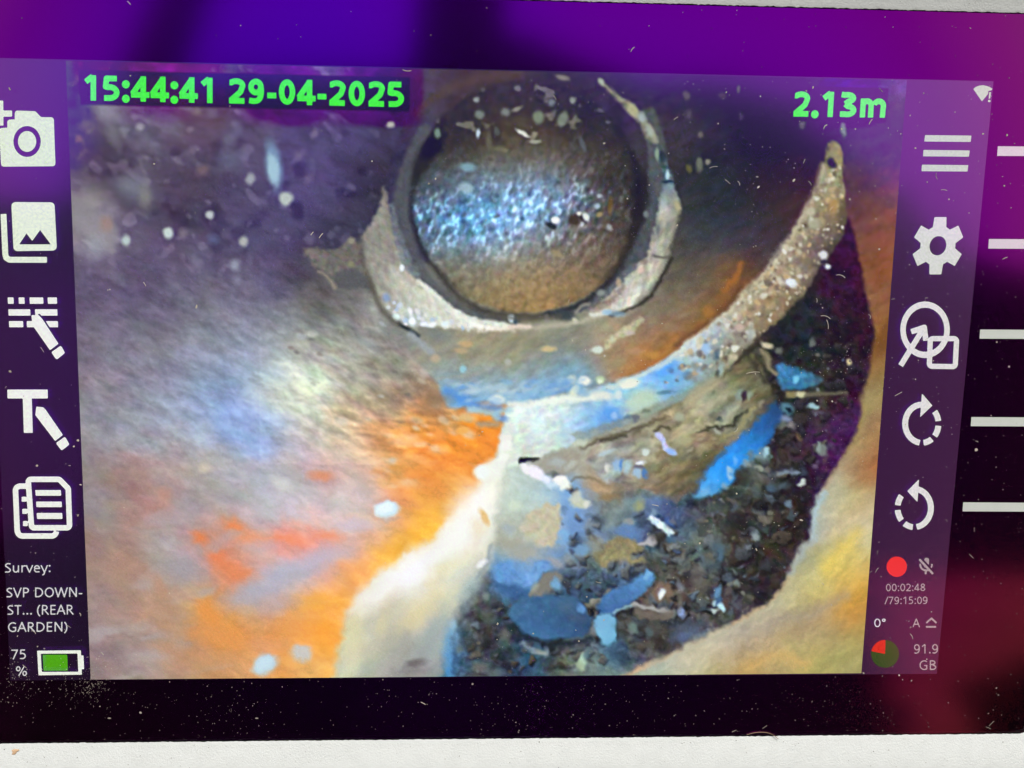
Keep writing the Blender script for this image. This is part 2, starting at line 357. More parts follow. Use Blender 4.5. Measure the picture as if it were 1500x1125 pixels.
    br = ss(.05, .7, fbm(x, y, 38, 21, -8, 2.6, 3))*ss(700, 780, y)*ss(520, 430, x); s.put(A, br*.6, hexc('b4aaa8')); s.blob('305,900,12,22,-35,f8983c,.8,.7 330,935,40,13,12,f69a44,.8,.8 395,945,30,10,0,f0a064,.5,.9 255,950,44,9,5,cc9468,.6,.9 235,860,8,22,-35,c48e68,.6,.9 160,835,30,16,10,b08c74,.5,.9')
    og = ss(480, 420, x)*ss(790, 860, y); s.C += (og*.20)[:, None]*(s.C.mean(1, keepdims=True)-s.C)
    # 2 chamber behind (everything right of the near wall, above the rim)
    cham = ("590,150,463c5c 600,200,433a58 590,250,3e3856 575,290,3f3e58 620,115,5a4a66 660,112,5c4a5c 700,112,5a4254 740,112,54424e 640,150,4a4454 680,130,5a4850 700,150,443840 800,106,463c56 850,108,443850 900,112,4a3a66 950,116,46346a 1000,118,44306a 1060,122,3e2866 1110,126,382060 1150,126,402870 1200,122,5a3c90 1260,120,6c489c 1310,120,724c9c "
      "1000,160,48365e 1050,160,402e60 1100,160,34205a 1150,170,30185a 940,140,443460 980,200,443e4a 1020,200,3c3a48 1060,210,363050 1100,220,28203e 1150,220,2c1a3e 1190,215,301c40 "
      "1000,250,3a3a40 1030,260,30363e 1060,270,343c48 1090,260,30303e 1120,260,34282e 1150,260,40282a 1180,250,3c2228 1010,300,3a3e42 1040,310,343a44 1080,320,343a48 1110,310,383440 1140,320,44343c 1165,310,4a3034 "
      "1000,350,48484a 1040,350,40464c 1080,360,40424e 1110,360,463c44 1000,385,545248 1040,390,54504a 1080,400,a06430 1100,390,4a3a38 980,410,6a6450 1010,410,6c6456 1040,420,706450 1060,420,8a6438 1075,440,5e4430 1050,450,8a5c30 "
      "960,430,7a7664 990,450,786e5c 1010,450,7a6a54 1030,470,9a682e 1000,490,a06830 960,460,8a7c68 930,470,8c8270 970,490,947c60 940,500,9a7c5e 985,510,a4682c 960,525,ac702e 930,530,b07c40 900,545,a87c54 880,530,a08062 900,510,a09274 870,500,a09474 850,480,8a8a70 880,470,b0a684 "
      "560,480,8c8c84 620,490,7c8074 650,500,94927c 700,485,a09e84 740,495,9c987c 780,490,96947a 820,480,9a9a82 850,465,7e887e 690,510,98906c 740,515,948c68 790,510,968e70 830,510,8a9080 640,520,a09884 690,530,989474 740,535,989678 790,530,94947c 830,530,84968c "
      "660,555,8aa8a8 700,555,98aaa0 740,555,9cb4ac 780,550,90b4bc 820,545,7ab0d0 850,545,78a8d4 680,575,78acdc 720,575,8cbce0 760,575,94c4e0 800,570,88bce4 840,565,74b0e0 860,560,90b4b0 "
      "1250,140,64409c 1270,180,5a3878 1310,180,60406c 1260,220,553858 1300,230,5c384e 1255,270,583654 1300,280,704038 1260,320,6c4440 1290,320,845048 1310,340,8c543c 1250,300,5c3850 1265,360,7c5044 1290,370,8c5038 1305,400,94582e 1270,400,7a5038 1285,430,8c5c44 1280,460,8c6c4c 1295,470,865228 1285,500,80602c 1290,540,a08040")
    P = "606,80 1345,80 1330,350 1310,600 1240,700 1000,640 740,592 660,596 640,560 600,520 575,495 560,470 545,430 530,380 528,350 545,325 560,290 570,240 585,190"
    s.poly(P, cham, 5, 2, 14, sig=22, warp=5, ws=20, tex=grainy(.10, 9, .02, -30, 1.8, 5, .06))
    # ragged dark shadow and jagged mortar at left
    s.poly("445,365 462,362 480,366 500,360 512,352 522,350 532,360 535,385 545,415 548,430 525,422 505,420 490,418 478,400 462,392 450,378", "726e66", 4, 3, 9, tex=grainy(.14, 6, .03))
    s.poly("490,402 520,395 540,410 548,425 520,422 496,420", "55585a", 5, 2, 8, alpha=.8)
    s.line("466,398 478,405 490,422", "a49a80", 4, 3, 1, alpha=.7); s.blob("515,352,5,5,0,9c9a80,.8,.6 513,387,5,5,0,8c8c6c,.8,.6 456,368,7,5,0,847c74,.7,.6")
    dkn = np.exp(-((s.X-1075)/120)**2-((s.Y-235)/95)**2); s.C *= (1-.24*dkn)[:, None]
    ul = ss(400, 240, s.Y)*ss(640, 560, s.X); s.C *= (1-.13*ul)[:, None]; tp = ss(210, 120, s.Y)*ss(600, 660, s.X)*ss(1240, 1150, s.X); s.C *= (1-.22*tp)[:, None]
    # 3 far pipe: outer grey ring, then the dark disc
    s.line("622,190,20 598,250,24 588,310,26 598,360,26 620,405,24 655,440,20 700,462,14 760,470,10", "555a5c", 20, 6, 1.5, alpha=.85, tex=grainy(.08, 8, .02))
    s.line("610,165,10 650,135,12 700,117,14 760,108,10", "5c4a44", 12, 9, alpha=.6)
    s.line("950,170,26 962,220,28 962,280,30 950,340,30 925,385,30 890,425,26 850,450,16 800,462,10", "50565a", 20, 4, 1.5, tex=grainy(.12, 8, .03))
    s.line("930,390 900,418 868,440", "6a6e70", 12, 4, 2, alpha=.7, tex=grainy(.2, 6, .04)); s.line("905,385 885,405", "8c9094", 5, 3, 1, alpha=.5)
    disc = ("640,190,2c2830 660,160,332c34 700,140,362e3a 760,130,362e40 820,130,342c44 880,140,302848 910,180,2e2c38 660,210,322e32 700,190,3a342e 740,200,4c4438 780,200,463e36 830,190,3c3634 870,200,342e34 "
      "640,240,423e3c 690,230,484438 740,235,625a4c 790,235,665c4e 840,235,524a42 890,240,3e3a36 925,240,302e30 620,270,3e3e40 660,265,5a6468 700,265,6e7c80 740,260,7a7a70 790,262,7e847c 840,262,685f54 890,262,4c463e 930,270,2a2628 "
      "615,300,506470 640,295,6c8698 680,290,6898bc 720,285,70a8d0 760,280,80acd8 800,280,86b0e0 840,285,7a90a4 880,285,4c5058 920,290,2c2a2e 612,330,4c6c8c 640,325,5c98cc 680,322,60aae4 720,318,70bcf4 760,312,88c4f0 800,312,90bcf0 840,310,8498b4 870,310,5c5c64 900,320,5a544c 925,330,2e2828 "
      "625,350,6c7c84 660,350,8098a4 700,345,74a8d0 740,340,9cb8cc 790,340,92a4b0 830,345,706a64 870,340,6c6050 910,350,5a5044 650,385,7c7868 700,375,888478 750,370,94907e 800,370,887c6a 850,370,7a6c58 890,375,6a5c4a "
      "660,410,6e6a54 700,410,8a8268 750,410,988a6c 800,410,92805e 850,405,7c6a4e 700,440,7e7850 740,440,a48450 780,440,ae8c54 820,438,9a7c50 850,425,84704e 750,455,8c7a58")
    def dtex(s, I, c):
        x, y = s.X[I], s.Y[I]
        b = np.exp(-((y-312-(x-772)*-.08)/52)**2)*(ss(960, 840, x)*.9+.1)
        w1 = fbm(x, y, 6.2, 4, -65, 1.6, 2); w2 = fbm(x, y, 6.0, 9, 0, 1.6, 2)
        c = c*(1 + (.10+.27*b)*w1 + .08*w2)[:, None]
        hi = ss(.28, .75, w1)*b; c += hi[:, None]*np.array([.15, .20, .21])
        for k in range(3): c[:, k] += (.02+.045*b)*vn(x, y, 6.0, 13+k, -60, 1.3)*(1, .7, .9)[k]
        up = ss(250, 190, y); c += (up*ss(.45, .85, fbm(x, y, 13, 15, 20, 1.2, 2)))[:, None]*np.array([.20, .22, .17])
        return c
    th = np.linspace(0, 2*np.pi, 40, endpoint=False)
    E = np.c_[771+169*np.cos(th), 288+171*np.sin(th)]
    s.poly(E, disc, 4, 1.2, 12, sm=False, sig=24, tex=dtex)
    # dark gasket line round the disc
    s.line("646,196,20 622,228,26 610,262,14 603,300,5 608,335,7 622,370,9 644,402,11 668,430,12 692,447,11 715,457,9 745,461,8 790,463,7 835,452,8 870,432,10 900,400,11 922,360,12 934,320,22 938,280,26 934,250,14 926,225,6", "1c1a1c", 10, 6, 2, alpha=.62)
    s.poly("625,205 640,205 650,215 636,230 622,234 616,226", "14102a", 6, alpha=.6)
    s.blob("641,195,5,7,0,6c8474,1,.5 702,168,7,6,0,788478,.9,.5 697,147,4,4,0,8c948c,1,.6 740,165,7,6,0,7c847c,.9,.6 757,160,8,3,-25,8c8c7c,.9,.6 789,172,8,9,0,7c8c74,.9,.5 824,175,7,11,20,7c8878,.9,.5 "
           "700,196,3,6,0,b4c4cc,1,.5 727,194,4,6,-20,809078,.9,.5 765,195,11,3,28,d0d4c4,1,.5 783,207,9,3,5,a0a490,.9,.5 716,205,4,12,0,646450,.8,.6 730,218,9,4,0,6c7050,.7,.7 853,212,4,12,-25,606c70,.6,.6 808,151,5,5,0,7c8888,.8,.6 838,147,4,5,0,8c948c,.9,.6 "
           "824,113,10,4,15,848078,.9,.6 685,245,12,6,0,80a8b0,.9,.6 682,275,10,7,20,a8c4cc,.8,.6 726,196,9,14,0,24202a,.5,.7 862,165,14,20,0,241e34,.5,.8 905,180,10,30,-25,221e30,.5,.8 "
           "814,323,6,5,0,e8f0e8,1,.4 808,331,9,5,20,1c2420,.9,.5 814,323,5,4,0,f0f4ec,1,.5 842,322,8,9,0,40342c,.9,.5 855,318,5,6,-30,2c241e,.8,.5 859,318,4,6,-25,d8e0d8,1,.5 849,313,4,3,0,dce0d0,1,.5 877,287,4,3,0,a8b4b8,.9,.5 894,302,4,12,5,6c5428,.8,.6 875,302,4,4,0,a8bcc8,.9,.5 893,333,4,5,-30,a8b0b0,.8,.6 879,314,5,3,-30,a89868,.8,.6 834,356,5,3,20,a8a49c,.7,.6 816,371,9,4,25,a0946c,.7,.7")
    # pale mortar crescents round the far pipe
    s.poly("561,273 566,290 571,310 578,340 588,375 596,392 612,410 640,432 665,452 690,466 720,474 748,478 752,484 720,485 690,482 655,480 625,480 600,478 578,470 562,452 548,425 537,395 531,365 531,346 541,330 553,312 558,295",
           "562,285,989488 560,320,949484 545,350,969488 550,390,a4a494 565,420,b0ae9c 585,440,c0beaa 610,440,ccc8b0 600,465,bcd0cc 640,455,d4d2ba 650,470,dce4d4 690,474,f0f4e0 730,480,f4ead4", 4.5, 3, 8, sm=False, sig=20, warp=4, ws=14, tex=grainy(.12, 7, .025, 65, 1.6, 4, .10))
    s.line("552,345 550,385 560,420 580,450", "8c8c80", 8, 7, 3, alpha=.5, tex=grainy(.2, 6, .04)); s.line("576,395 592,420 620,448 660,470", "dcdcc8", 10, 7, 3, alpha=.5, tex=grainy(.12, 6, .04))
    s.line("574,300,6 582,345,12 596,385,16 612,402,8", "7a8688", 10, 4, 2, alpha=.7, tex=grainy(.14, 6, .04))
    s.line("612,412 640,434 670,458 700,470 745,478", "e8f0dc", 7, 3, 2, alpha=.8, tex=grainy(.1, 6, .04)); s.scatter(26, "565,440 640,460 700,475 690,486 600,480 570,460", "f0fcf8 d8e4f4 ffffff b4cce4", 2.5, 5, 31, .9)
    s.blob("588,393,4,5,0,e8f4f0,1,.5 566,437,6,7,0,88a0c4,.8,.6 580,465,5,5,0,e8fff4,1,.4 604,470,5,5,0,f4fffc,1,.4 620,474,5,4,0,ecf4fc,1,.4 632,476,6,4,0,f4fcf4,1,.4 652,474,5,4,0,e4f4f0,1,.5")
    s.line("584,475 600,484 613,493", "1e2a2c", 5, 3, 1, alpha=.9); s.line("540,410 552,440 566,462 582,476", "5c5a4e", 5, 4, 1, alpha=.7); s.line("600,490 622,508 632,516", "a0acb0", 9, 5, 2, alpha=.7)
    s.blob("640,492,20,8,10,76807c,.7,.9 682,504,9,5,0,c4a878,.9,.6 675,514,10,4,0,bca880,.8,.6 678,541,5,5,0,98c8cc,1,.5 744,531,5,5,0,b0b4a4,.9,.5 803,511,11,4,0,c8b888,1,.5 637,525,7,6,0,c0b090,.8,.6 620,548,5,6,0,b8b0a0,.7,.6")
    s.line("750,482 800,478 850,472 880,462", "b8b49a", 7, 4, 1.5, alpha=.8); s.line("745,479 775,478", "e0d0bc", 6, 3, 1)
    s.blob("749,467,6,6,0,d8f0f0,1,.4 755,470,3,6,0,385060,.8,.5 825,461,16,7,10,3c4648,.95,.5 842,470,4,5,0,c0c0a4,1,.5 800,468,4,5,0,a09c94,.8,.6")
    s.line("867,462 885,458 890,448", "d8dcc8", 8, 3, 1.5); s.line("720,462 750,466 800,466 820,464", "5a5648", 8, 5, alpha=.7)
    # right crescent, in two pieces, and its thin upper arc
    s.line("879,119,6 884,125,6 897,136,6 912,149,8 924,160,16 933,170,13 945,182,14 952,195,18 960,205,10", "878874", 8, 4, 2, tex=grainy(.22, 7, .04)); s.blob("880,120,4,5,-30,98a494,1,.5 926,160,6,12,-35,b0b088,.9,.5 940,172,6,8,-30,a4b4b4,.8,.6 952,192,5,10,-25,a8b8a8,.8,.6")
    s.line("963,220,8 970,235,10 978,255,12 980,268,13", "4c6470", 9, 3, 2, tex=grainy(.35, 6, .06)); s.blob("962,226,3,9,0,8ca48c,.9,.5 978,256,3,7,0,b0d0d8,1,.5 970,230,5,8,0,26303c,.8,.5 978,266,9,2,0,1c3448,.9,.5")
    s.poly("967,285 972,270 988,270 993,285 997,305 993,325 987,350 981,373 977,385 970,402 958,422 942,440 925,452 908,457 890,457 874,460 866,456 884,452 893,444 880,442 905,418 925,400 945,376 955,352 962,320",
           "978,275,6c8890 980,300,a4a896 980,330,a0a490 970,360,a8a896 960,385,b4b29e 940,400,c0c0a8 925,425,ccd2c0 905,445,dcdcc4 880,455,e8e4cc", 3.5, 2.6, 7, sm=False, sig=16, warp=3, ws=12, tex=grainy(.18, 8, .035, -60, 1.7, 4, .06))
    s.line('996,300 990,345 980,380 962,415 940,440', '4c4a42', 8, 6, 2, alpha=.5); s.line('530,348 534,385 548,425 564,454 582,474', '5c584c', 8, 6, 2, alpha=.5)
    s.line("957,375 968,377 980,376", "5e5a52", 3, 2, 1, alpha=.9); s.blob("964,335,3,7,5,5c6468,.7,.6 978,330,3,7,10,747c78,.5,.6 922,442,3,8,5,f0e0c8,.9,.5 992,302,4,9,-15,b0ac84,.9,.6 944,384,5,5,0,847468,.7,.6 938,396,5,5,0,e0c4b4,.8,.6 946,314,4,5,0,74807c,.9,.5")
    s.line("985,378 972,402 955,430 935,448 910,458 895,462", "26261f", 4, 3, 1.5, alpha=.8)
    s.line("912,420 895,440 870,452", "8a7c70", 12, 4, 3, alpha=.7, tex=grainy(.25, 6, .05)); s.line("862,445 850,450 845,458", "989684", 6, 3, 2, alpha=.8); s.blob("880,430,6,5,0,94a094,.8,.6 905,413,4,7,10,c8b08c,.7,.6 890,458,6,4,0,a4c4d4,.9,.5 905,460,12,4,0,8cb0c4,.7,.7")
    # pale dribble on the brown floor
    s.line("938,470,8 925,480,11 908,490,11 897,498,11 888,507,8", "c0bc94", 9, 4, 2.5, tex=grainy(.12, 6, .03)); s.blob("875,512,9,5,-10,d0dcc8,1,.5 923,488,7,4,0,c8bcac,.9,.6 904,479,6,5,0,b49878,.8,.7 1000,462,10,4,-25,98826a,.6,.7 985,480,12,5,0,94806c,.5,.8 930,515,11,5,0,bc9470,.7,.7 957,520,8,5,0,c49048,.7,.8 885,520,0.1,0.1,0,ffffff 905,530,10,7,-30,a09870,.6,.8")
    s.line("1088,385,6 1080,402,9 1068,412,9 1058,425,8", "a86c34", 8, 5, 1.5, alpha=.85); s.line("1085,420 1060,455 1025,482 990,505", "4a3626", 7, 6, alpha=.5); s.blob("1037,458,8,8,0,b07c38,.6,.9 1060,435,10,8,-40,8c5c30,.5,.9")
    s.blob("1082,130,3,6,0,6a6070,.8,.6 1005,140,5,6,0,6c6470,.7,.6 1008,168,5,7,0,605868,.6,.7 1026,198,4,5,20,6e6a64,.8,.6 1009,246,4,6,-20,64643c,.9,.6 1024,240,5,10,0,6c7464,.9,.5 1037,237,4,4,0,848474,.9,.5 1058,140,7,5,0,5a4868,.7,.7 1085,170,4,6,0,50406a,.7,.7 1175,180,5,9,0,7c7488,.7,.7 1235,190,4,11,-5,84909c,.9,.6")
    # 4 mud slope and broken edge, lower right
    mud = ("740,690,c8d4c0 760,700,c4d8cc 780,720,c0d8cc 740,730,c4d0bc 760,745,bcd0c0 790,740,c4d8c8 740,770,b4bca4 770,780,b4b8a4 800,760,ccc8aa 815,780,cfc6a4 800,720,b8d4d8 820,715,74ace0 840,725,68a4e0 860,740,7caae0 830,760,5c9ae0 850,780,4a8ad8 835,800,5090d4 "
       "720,800,acb09c 750,810,acb09e 780,815,a8aea4 800,830,5c90c8 735,830,54a4e8 760,840,4c9cf0 745,855,3c84d0 780,840,60a8ec 765,870,3068a4 700,840,706a60 690,870,5c625c 700,900,504e48 670,900,7a8a90 720,880,3e4448 690,930,484c48 740,900,34424c "
       "660,930,5898c8 660,960,4488c4 662,985,406c90 690,960,444c50 720,960,3c4246 700,985,54605c 740,985,34485c 780,985,305470 820,980,5c5e50 800,960,384e5c 850,970,6c7a6c 880,975,78948c 840,940,485458 900,960,44667c 900,985,88a094 940,975,5c6468 930,950,40444c "
       "780,880,305070 820,880,346080 850,870,34485c 870,850,4c6070 830,840,5a6e7c 880,830,566e80 910,840,44688c 850,820,747a70 880,810,8c8664 920,815,8a8060 940,820,4c5c64 960,830,4c4e46 "
       "780,690,b8c4b4 820,690,a4a894 850,680,a8a894 900,690,9ca8a4 930,680,a0a494 870,710,b89c74 900,715,9c8464 880,730,7c7860 930,710,706854 970,700,746a54 1000,690,746a4c 1030,660,807450 1060,640,8a7e58 920,740,70888c 900,760,7c8c7c 930,770,5c7ca0 960,740,56708c 890,790,7090bc 920,790,5c8cc0 860,770,8098b4 "
       "960,790,44505c 990,770,506478 1000,740,4a5460 1020,760,48545c 1040,740,40423c 1060,770,3e4644 1010,800,4c5c60 1040,790,5a6458 1060,800,4a4a3c 1080,760,302e2a 1080,800,342e28 1040,820,50646c 1000,820,5c604c 990,850,4c4a42 1030,840,625a50 1060,850,3a3c40 1090,830,343030 1090,860,343234 "
       "1060,700,3c3e38 1090,700,484a44 1110,690,4c5450 1130,700,3a3a36 1100,740,3a3c34 1130,740,2e3030 1160,720,2c2a2e 1190,710,302432 1110,770,2e3434 1140,770,2c2822 1170,760,322624 1120,800,34302a 1150,800,362e28 1180,790,34282a 1100,830,342e2a 1130,840,322c2a "
       "1140,560,38382e 1120,540,363628 1100,530,4a483a 1150,530,26282a 1180,510,26282c 1220,500,262428 1250,480,30182a 1170,480,22262e 1200,460,24242c 1230,440,341830 1220,410,2c1630 1245,380,300c30 1260,420,3c1834 1190,540,2c2e2c 1230,540,302a2c 1260,540,301a2c 1200,570,3a362e 1240,570,30182c 1170,590,2a2c2a 1200,600,46402e 1230,600,3c1e3a 1190,625,3c2440 1220,640,462250 1240,630,4a2656 1160,640,30262e 1180,660,3a2434 1210,670,421e4c 1160,680,3a3230 1190,690,361c38 1140,620,26323a "
       "960,880,584e44 985,865,6a5a4c 1000,890,44443c 1030,870,686054 1060,880,44423c 960,920,50504a 1000,920,4c4c50 1040,900,444444 1080,880,3c3a3a 980,940,42423c 920,910,4c4c40 940,930,484a44 1020,930,5a6270 1060,900,4c4a44 960,960,54504c")
    P = "742,596 790,585 850,572 940,548 1010,512 1060,475 1110,440 1160,385 1190,320 1215,280 1240,320 1252,345 1262,400 1272,450 1283,490 1275,545 1263,600 1250,645 1225,680 1205,715 1194,760 1188,792 1165,812 1150,848 1120,885 1060,918 1000,948 940,975 880,1010 640,1010 655,960 665,920 690,880 710,840 725,800 730,740 735,690 733,650"
    P = P.replace('640,1010 655,960 665,920 690,880 710,840 725,800 730,740 735,690 733,650', '560,1010 600,960 630,920 660,880 680,840 690,800 700,740 720,690 730,650')
    s.poly(P, mud, 5, 2, 12, sm=False, sig=16, warp=5, ws=16, tex=rubble())
    mudP = "800,740 900,760 1000,740 1060,720 1150,620 1240,480 1250,600 1190,760 1120,880 1000,940 880,985 670,985 700,900 760,850 850,830"
    s.scatter(130, mudP, "201e20 26262a 1c1a1c 2a2824", 4, 12, 61, .55, .8); s.scatter(170, mudP, "5c6468 6c6c60 54606c 78786a 4c5a64 70644c 5a7084", 2.5, 7, 62, .55, .7); s.scatter(70, mudP, "8c9894 7c94a8 a0a494 94a4b0 8c8468", 1.8, 4, 63, .7, .6)
    stones(s, 120, "700,880 760,870 850,835 960,800 1060,760 1130,700 1180,660 1215,640 1190,720 1170,790 1120,870 1040,910 960,945 880,980 680,980 690,920", "54585a 5a584c 484c50 645e52 4c5460 3c3e40 58646c 6c685c 40444c 50483e", 5, 17, 91)
    stones(s, 60, "1100,570 1200,480 1250,440 1262,540 1235,640 1190,690 1140,690 1110,640", "3a3a3c 34323a 443e3c 2c2c34 484640 3c3440", 4, 14, 92)
    stones(s, 70, '780,870 900,850 1000,780 1070,740 1110,760 1080,860 1000,920 900,960 800,960', '6c747a 747468 5c6e7c 80806e 66706e 707884', 5, 13, 94)
    stones(s, 40, "820,760 900,735 990,760 1000,830 900,850 830,850", "6c7c8c 5c7094 747c7c 84806c 5a6c84 6a7478", 5, 14, 93)
    # pale wedge of mortar and the near rim band
    s.poly("742,596 800,584 860,572 900,560 945,545 985,520 1020,500 1050,520 1085,520 1060,550 1010,580 960,605 900,630 850,645 800,665 770,680 745,690 735,650",
           "750,610,e8faec 790,605,e4f8f0 830,592,e4f0dc 760,640,dcecdc 800,635,d8ece4 840,620,c4e4f0 770,665,d0dcc8 820,650,ccdccc 860,575,98b8b8 850,630,9cc4e4 870,610,6cb0ec 895,605,70a8e4 900,625,74a4dc 880,585,b8d4cc 925,595,c4d8b8 910,570,8cccf0 945,590,c0d4b4 950,565,84c4f4 980,545,68b0f4 960,610,88b8c4 1000,530,8cc4e8 985,575,84b8cc 1020,545,88a8a4 1010,515,c8d8c0 1045,530,8c9478 1060,510,98947c", 4, 2, 9, sm=False, sig=17, warp=4, ws=16, tex=grainy(.09, 8, .035, -20, 1.4))
    s.poly("1213,210 1222,206 1232,216 1236,232 1234,262 1238,290 1240,305 1238,330 1232,345 1220,370 1200,392 1190,410 1175,435 1150,460 1120,485 1100,505 1085,522 1060,550 1020,560 1000,530 985,525 1000,505 1020,492 1050,468 1085,435 1110,405 1140,375 1155,350 1170,325 1182,300 1195,278 1200,255 1208,235",
           "1222,215,94886c 1225,240,847a5c 1215,260,a09c80 1225,270,a4a484 1210,290,a09878 1230,295,88785c 1190,310,9c9478 1215,310,a08454 1180,330,9c947c 1210,330,7c6c58 1225,335,70645c 1165,350,aca080 1190,360,78685c 1215,360,665a5c 1145,375,b0a888 1170,380,948870 1195,390,706460 1120,400,b4ac8c 1150,410,b09878 1180,415,807468 1100,425,b0ac90 1130,440,a08464 1160,435,887c60 1080,450,bcb498 1100,460,ac946c 1130,465,8c8060 1050,475,c4ccc0 1080,485,a09c90 1110,485,908868 1025,495,c8d8d0 1045,505,90a8b8 1070,510,98947c 1010,515,c4d8d4 1030,530,8cacb8 1050,535,8c9078 1070,530,948c68", 3, 2.5, 9, sm=False, sig=15, tex=grainy(.13, 8, .03, -45, 1.2, 2))
    s.line('1236,300 1228,345 1212,380 1185,422 1150,466 1118,494 1085,522', '3a342c', 12, 9, 3, alpha=.5); s.line('1205,240 1190,285 1165,335 1130,382 1095,425 1050,468 1005,503', 'd8d2b0', 6, 5, 2, alpha=.55)
    rimP = "1215,240 1236,240 1236,330 1200,390 1150,455 1090,515 1030,545 960,570 990,525 1050,475 1110,410 1165,345 1195,285"
    s.scatter(90, rimP, "6c6048 5c5248 74685c 54483c 80704c", 3, 7, 44, .7, .6); s.scatter(190, rimP, "dcd8bc c4c0a0 d8d4b8 b8a47c c8b080 e4e4d4 ecece0 c0b898", 2, 5.2, 41, .85, .5)
    s.scatter(34, "1200,270 1170,340 1110,412 1050,476 1000,515 1010,525 1060,485 1120,418 1180,345 1210,280", "d8d4b8 e0e4d4 c8c4a0 ccb888", 2.5, 6, 42, .85, .5)
    s.scatter(30, "1220,340 1180,420 1110,490 1050,540 1010,560 1000,540 1060,500 1140,430", "605850 70685c 847a68 9a9480", 3, 7, 43, .6, .6)
    s.blob("1218,240,6,8,-30,2a2030,.95,.5 1212,218,4,5,0,4c4048,.6,.7 1157,414,8,7,0,e4ecec,1,.4 1207,374,5,5,0,d4d8d8,1,.5 1213,389,4,5,0,d0dce0,1,.5 1207,381,5,2,0,38324a,.9,.5 1118,434,5,5,0,d4d4bc,.9,.5 1085,478,6,6,0,d0b8a8,.8,.6 1220,300,7,9,0,b89458,.7,.7 1192,327,9,8,0,b4b898,.7,.6 1187,312,6,6,0,c0bca0,.9,.5 1100,490,6,10,10,b8c4bc,.7,.6")
    # frothy pebbles and blue shine on the wedge
    s.blob("857,558,9,6,-5,ecf0e0,1,.4 838,557,7,6,0,ccdcc8,.9,.6 879,556,6,6,0,c4dcac,.9,.6 878,559,4,4,0,e0f0d0,.8,.5 841,573,10,5,-50,dce8cc,1,.5 922,562,16,7,-15,eef2dc,1,.4 880,580,18,6,5,e8ecd8,.9,.6 905,578,7,7,0,d8e8e0,.9,.5 895,567,10,4,0,d4e0d4,.8,.7 893,604,14,10,-10,5ca4ec,.8,.8 905,616,14,8,20,5a98dc,.7,.8 931,612,6,5,0,3c4c84,.9,.6 920,612,6,4,0,4478b4,.8,.6 947,602,6,3,0,4c7068,.9,.6 900,608,5,5,0,9cc4ec,.9,.6 917,620,6,4,0,a8ccec,.8,.7 862,630,10,6,-20,74b0e8,.7,.8 870,634,6,4,0,b4d0e8,.7,.7 945,585,22,12,-20,c8dcb4,.7,.7 928,595,8,10,0,c0dcc8,.6,.8 "
           "728,586,10,7,0,e8f0e0,1,.5 735,614,8,5,0,7498c4,.9,.7 727,611,6,6,0,a0c8d4,.8,.7 976,540,14,10,-20,5ca8f8,.7,.8 1000,550,10,6,-30,74b4e8,.6,.8 975,574,12,3,-5,4c7888,.7,.7 1035,510,7,7,0,9cc4e8,.8,.7 1050,520,4,8,20,486878,.7,.7 1077,512,5,5,0,dce0cc,1,.5 1075,525,6,5,0,c8c0a0,.8,.6 1057,542,5,10,15,9cb8b4,.7,.7 1050,550,4,6,30,303c34,.8,.6")
    s.line("745,592 790,590 830,585 870,583", "f0f8e4", 8, 4, 1.5, alpha=.8); s.line("1000,512 960,540 925,555 905,560", "e0e8d0", 8, 4, 2, alpha=.7)
    s.line("640,555 665,552 700,548", "a8a898", 5, 4, alpha=.5); s.line("655,575 690,592 730,600", "4c94e4", 14, 8, 2, alpha=.75); s.line("690,600 720,606 745,600", "a8d8e0", 8, 5, 2, alpha=.7); s.line("700,622 730,622", "a89c84", 8, 5, 2, alpha=.8); s.blob("683,612,14,6,5,e4c080,.9,.6 678,630,9,6,0,f4b45c,1,.5 640,590,20,10,-20,8c7c60,.6,.9")
    s.scatter(70, "660,560 860,555 860,575 780,580 740,592 690,595", "b0d8ec 84b8e0 c8dcd8 6aa0d8", 2.5, 6, 51, .45, .6, 2.4, -4)
    # brown mud lump with cracks
    s.poly("865,650 900,635 960,612 1010,582 1060,550 1100,520 1118,540 1130,570 1140,600 1120,620 1090,650 1060,680 1020,715 990,735 960,720 920,712 890,705 870,690 855,665",
           "880,655,a4a08c 910,650,a0a090 950,640,a09c80 900,680,9ca49c 940,670,9c9880 980,650,9a9070 1000,610,a8a07c 1030,590,aaa484 1060,575,949070 1090,560,7c7858 1110,550,6c684c 1120,580,605c44 1060,600,94a090 1080,610,8c9a8c 1000,670,888060 1030,655,847c58 1060,640,847a58 1090,625,8a8460 1100,600,7c7858 1020,690,746c4c 980,700,807458 940,700,8c8068 1130,600,484838", 5, 3, 9, sm=False, sig=16, warp=4, ws=14, tex=grainy(.24, 10, .03, -28, 2.2, 5, .08))
    s.scatter(60, '870,650 1000,600 1100,560 1120,600 1020,690 900,690', 'b4b090 a8a890 6c6448 5c583c c0bc9c', 2.5, 7, 71, .5, .7, 1.8, -30)
    s.poly("838,635 880,622 930,605 990,578 1050,548 1062,556 1000,592 940,618 880,642 850,655", "8c8a6a", 5, 2, 8, alpha=.55, sm=False)
    s.line("850,655,2 868,648,5 885,645,7 910,638,5 935,628,7 960,618,5 980,608,2", "58503a", 6, 4, 3, alpha=.75); s.line("880,648 900,644 920,640", "3c3a2c", 4, 3, 1.5, alpha=.7)
    s.line("958,632 970,627 982,630", "46422e", 4, 3, 1, alpha=.85); s.line("1020,632,2 1045,624,4 1068,622,5 1085,612,4 1098,602,2", "2e2e20", 5, 3, 2.5, alpha=.85); s.line("1060,640 1080,625 1095,610 1105,598", "a09868", 4, 3, 1, alpha=.8); s.line("1110,610 1080,645 1050,672 1030,690", "3c3e30", 6, 5, 1, alpha=.5)
